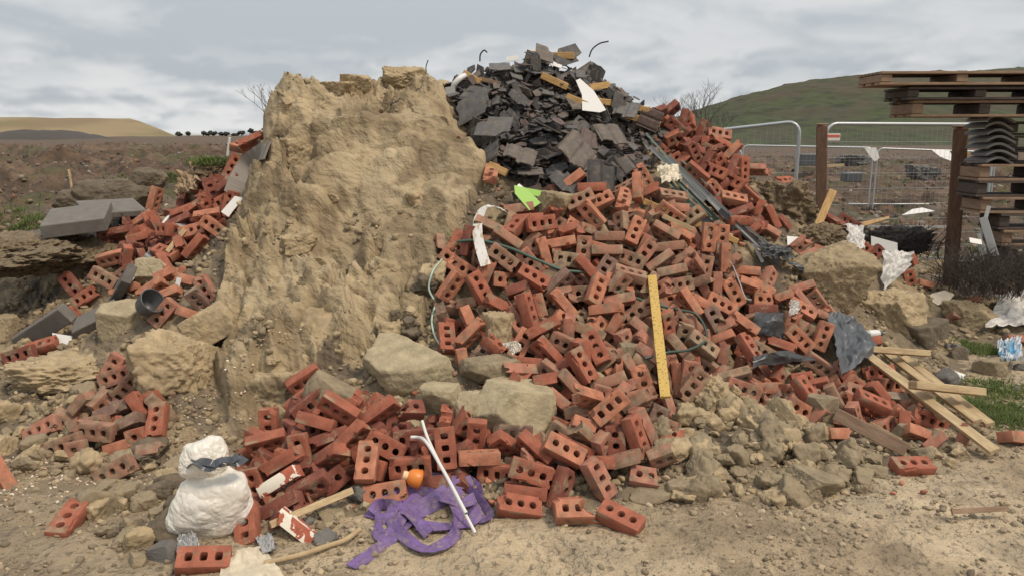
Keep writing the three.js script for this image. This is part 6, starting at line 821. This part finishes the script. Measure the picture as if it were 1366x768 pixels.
{ const bladeG = (() => { const g = new THREE.BufferGeometry(), p = [], ix = []; for (let k = 0; k < 5; k++) { const a = k * 1.26, dx = Math.cos(a), dz = Math.sin(a), b = p.length / 3, h = 0.7 + 0.3 * Math.sin(k * 2.3); p.push(-dz * 0.06, 0, dx * 0.06, dz * 0.06, 0, -dx * 0.06, dx * 0.25 - dz * 0.04, h * 0.6, dz * 0.25 + dx * 0.04, dx * 0.25 + dz * 0.04, h * 0.6, dz * 0.25 - dx * 0.04, dx * 0.6, h, dz * 0.6); ix.push(b, b + 1, b + 2, b + 1, b + 3, b + 2, b + 2, b + 3, b + 4); } g.setAttribute('position', new THREE.Float32BufferAttribute(p, 3)); g.setIndex(ix); g.computeVertexNormals(); return g; })();
  const gm = new THREE.MeshPhysicalMaterial({ color: rgb(0.11, 0.16, 0.035), roughness: 0.9, transmission: 0.3, thickness: 0 });
  const tuft = (name, label, n, seed, spot, size) => { const r = rng(seed), im = new THREE.InstancedMesh(bladeG, gm, n), m = new THREE.Matrix4(), q = new THREE.Quaternion(), c = new THREE.Color(); for (let i = 0; i < n; i++) { const [x, z, y] = spot(r), k = size * (0.5 + r()); q.setFromAxisAngle(AY, r() * 6.3); m.compose(V(x, (y ?? H(x, z)) - 0.004, z), q, V(k, k, k)); im.setMatrixAt(i, m); const t = 0.6 + 0.7 * r(); c.setRGB(t * (0.8 + 0.5 * r()), t, t * 0.8); im.setColorAt(i, c); } put(im, name, label, 'grass', null, 'stuff'); };
  const patch = (px, py, sx, sz) => { const c = pick(px, py); return r => [c.x + (r() + r() - 1) * sx, c.z + (r() + r() - 1) * sz]; };
  const any = list => { const f = list.map(l => patch(...l)); return r => f[Math.floor(r() * f.length)](r); };
  tuft('grass', 'short green grass around the stones below the white tarpaulin', 2600, 71, any([[1310, 468, 0.25, 0.2], [1330, 520, 0.3, 0.22], [1345, 548, 0.28, 0.25], [1350, 560, 0.25, 0.2], [1290, 540, 0.15, 0.12]]), 0.035);
  tuft('grass', 'green grass tufts left of the grey slabs and by the sacks', 1800, 73, any([[10, 312, 0.7, 0.8], [35, 300, 0.6, 1.0], [180, 245, 0.5, 0.8], [225, 240, 0.5, 0.6], [20, 290, 1.2, 1.0]]), 0.09);
  const sod = P(285, 222, 5.85); tuft('grass', 'grass growing on the sod above the deep red bricks', 260, 75, r => [sod.x + (r() + r() - 1) * 0.2, sod.z + (r() + r() - 1) * 0.15, sod.y + 0.015], 0.06);
  rock(287, 224, 62, 24, ROCKM.soil, 'turf_sod', 'grassy sod of earth over the deep red bricks', 'sod', { seed: 161, planes: 10, rough: 0.35, D: 5.85 });
  tuft('field_weeds', 'dry weeds and grass dotted over the brown field', 5200, 77, r => { const D = 9 * Math.pow(8, r()), x = (r() * 2 - 1) * D * 0.85; return [x, -D]; }, 0.10);
}
{ const box = (px, py, D, w, h, d, m, name, label, cat) => { const o = mesh(projUV(new RoundedBoxGeometry(w, h, d, 1, 0.02)), m); o.position.copy(P(px, py, D)); put(o, name, label, cat); };
  box(1080, 213, 24, 0.6, 0.36, 0.4, PLAS.dgrey, 'dark_crate', 'dark crate in the field left of the brown post', 'crate'); rock(1140, 214, 46, 16, ROCKM.grey, 'grey_rubble', 'low grey rubble mound in the field right of the brown post', 'rubble', { seed: 171, rough: 0.35, D: 26 }); rock(1232, 230, 44, 22, ROCKM.grey, 'grey_rubble', 'grey rubble mound before the distant fence', 'rubble', { seed: 173, rough: 0.35, D: 18 }); box(1136, 236, 16, 0.34, 0.2, 0.3, PLAS.dgrey, 'dark_crate', 'small dark crate below the grey bundle', 'crate'); 
  plank([1096, 302, 8], [1270, 303, 8], 0.03, 0.02, PLAS.grey, 'metal_strip', 'long pale rail lying behind the litter', 'rail'); plank([1230, 345, 7.4], [1310, 342, 7.4], 0.03, 0.02, PLAS.grey, 'metal_strip', 'pale rail lying beneath the pallet stack', 'rail');
  card(1224, 282, 0.5, 0.12, 6, 0, -40, PLAS.white, 'white_board', 'white board lying before the distant fence', 'board', { D: 11, shape: [[-0.5, -0.4], [0.5, -0.3], [0.2, 0.5], [-0.1, 0.4]] });
  card(1164, 206, 0.3, 0.35, 10, 0, 0, whiteCloth, 'white_rag', 'white rag hung where the distant fence panels meet', 'rag', { D: 17.3, shape: [[-0.5, 0.5], [0.4, 0.4], [0.5, -0.3], [0.1, -0.5], [-0.2, -0.1]] });
  card(1258, 207, 0.55, 0.3, -12, 0, -20, PLAS.white, 'white_board', 'white sheet piece on the distant fence behind post', 'board', { D: 17.2, shape: [[-0.5, 0.3], [0.3, 0.5], [0.5, -0.4], [-0.1, -0.2]] });
  plank([1285, 205, 15], [1308, 215, 15], 0.12, 0.05, WOOD.new, 'wood_batten', 'yellow timber in the field right of leaning post', 'batten');
  plank([1100, 222, 17], [1126, 220, 17], 0.06, 0.05, WOOD.pale, 'wood_batten', 'pale timber in the field right of shorter post', 'batten');
}
renderer.render(scene, camera);
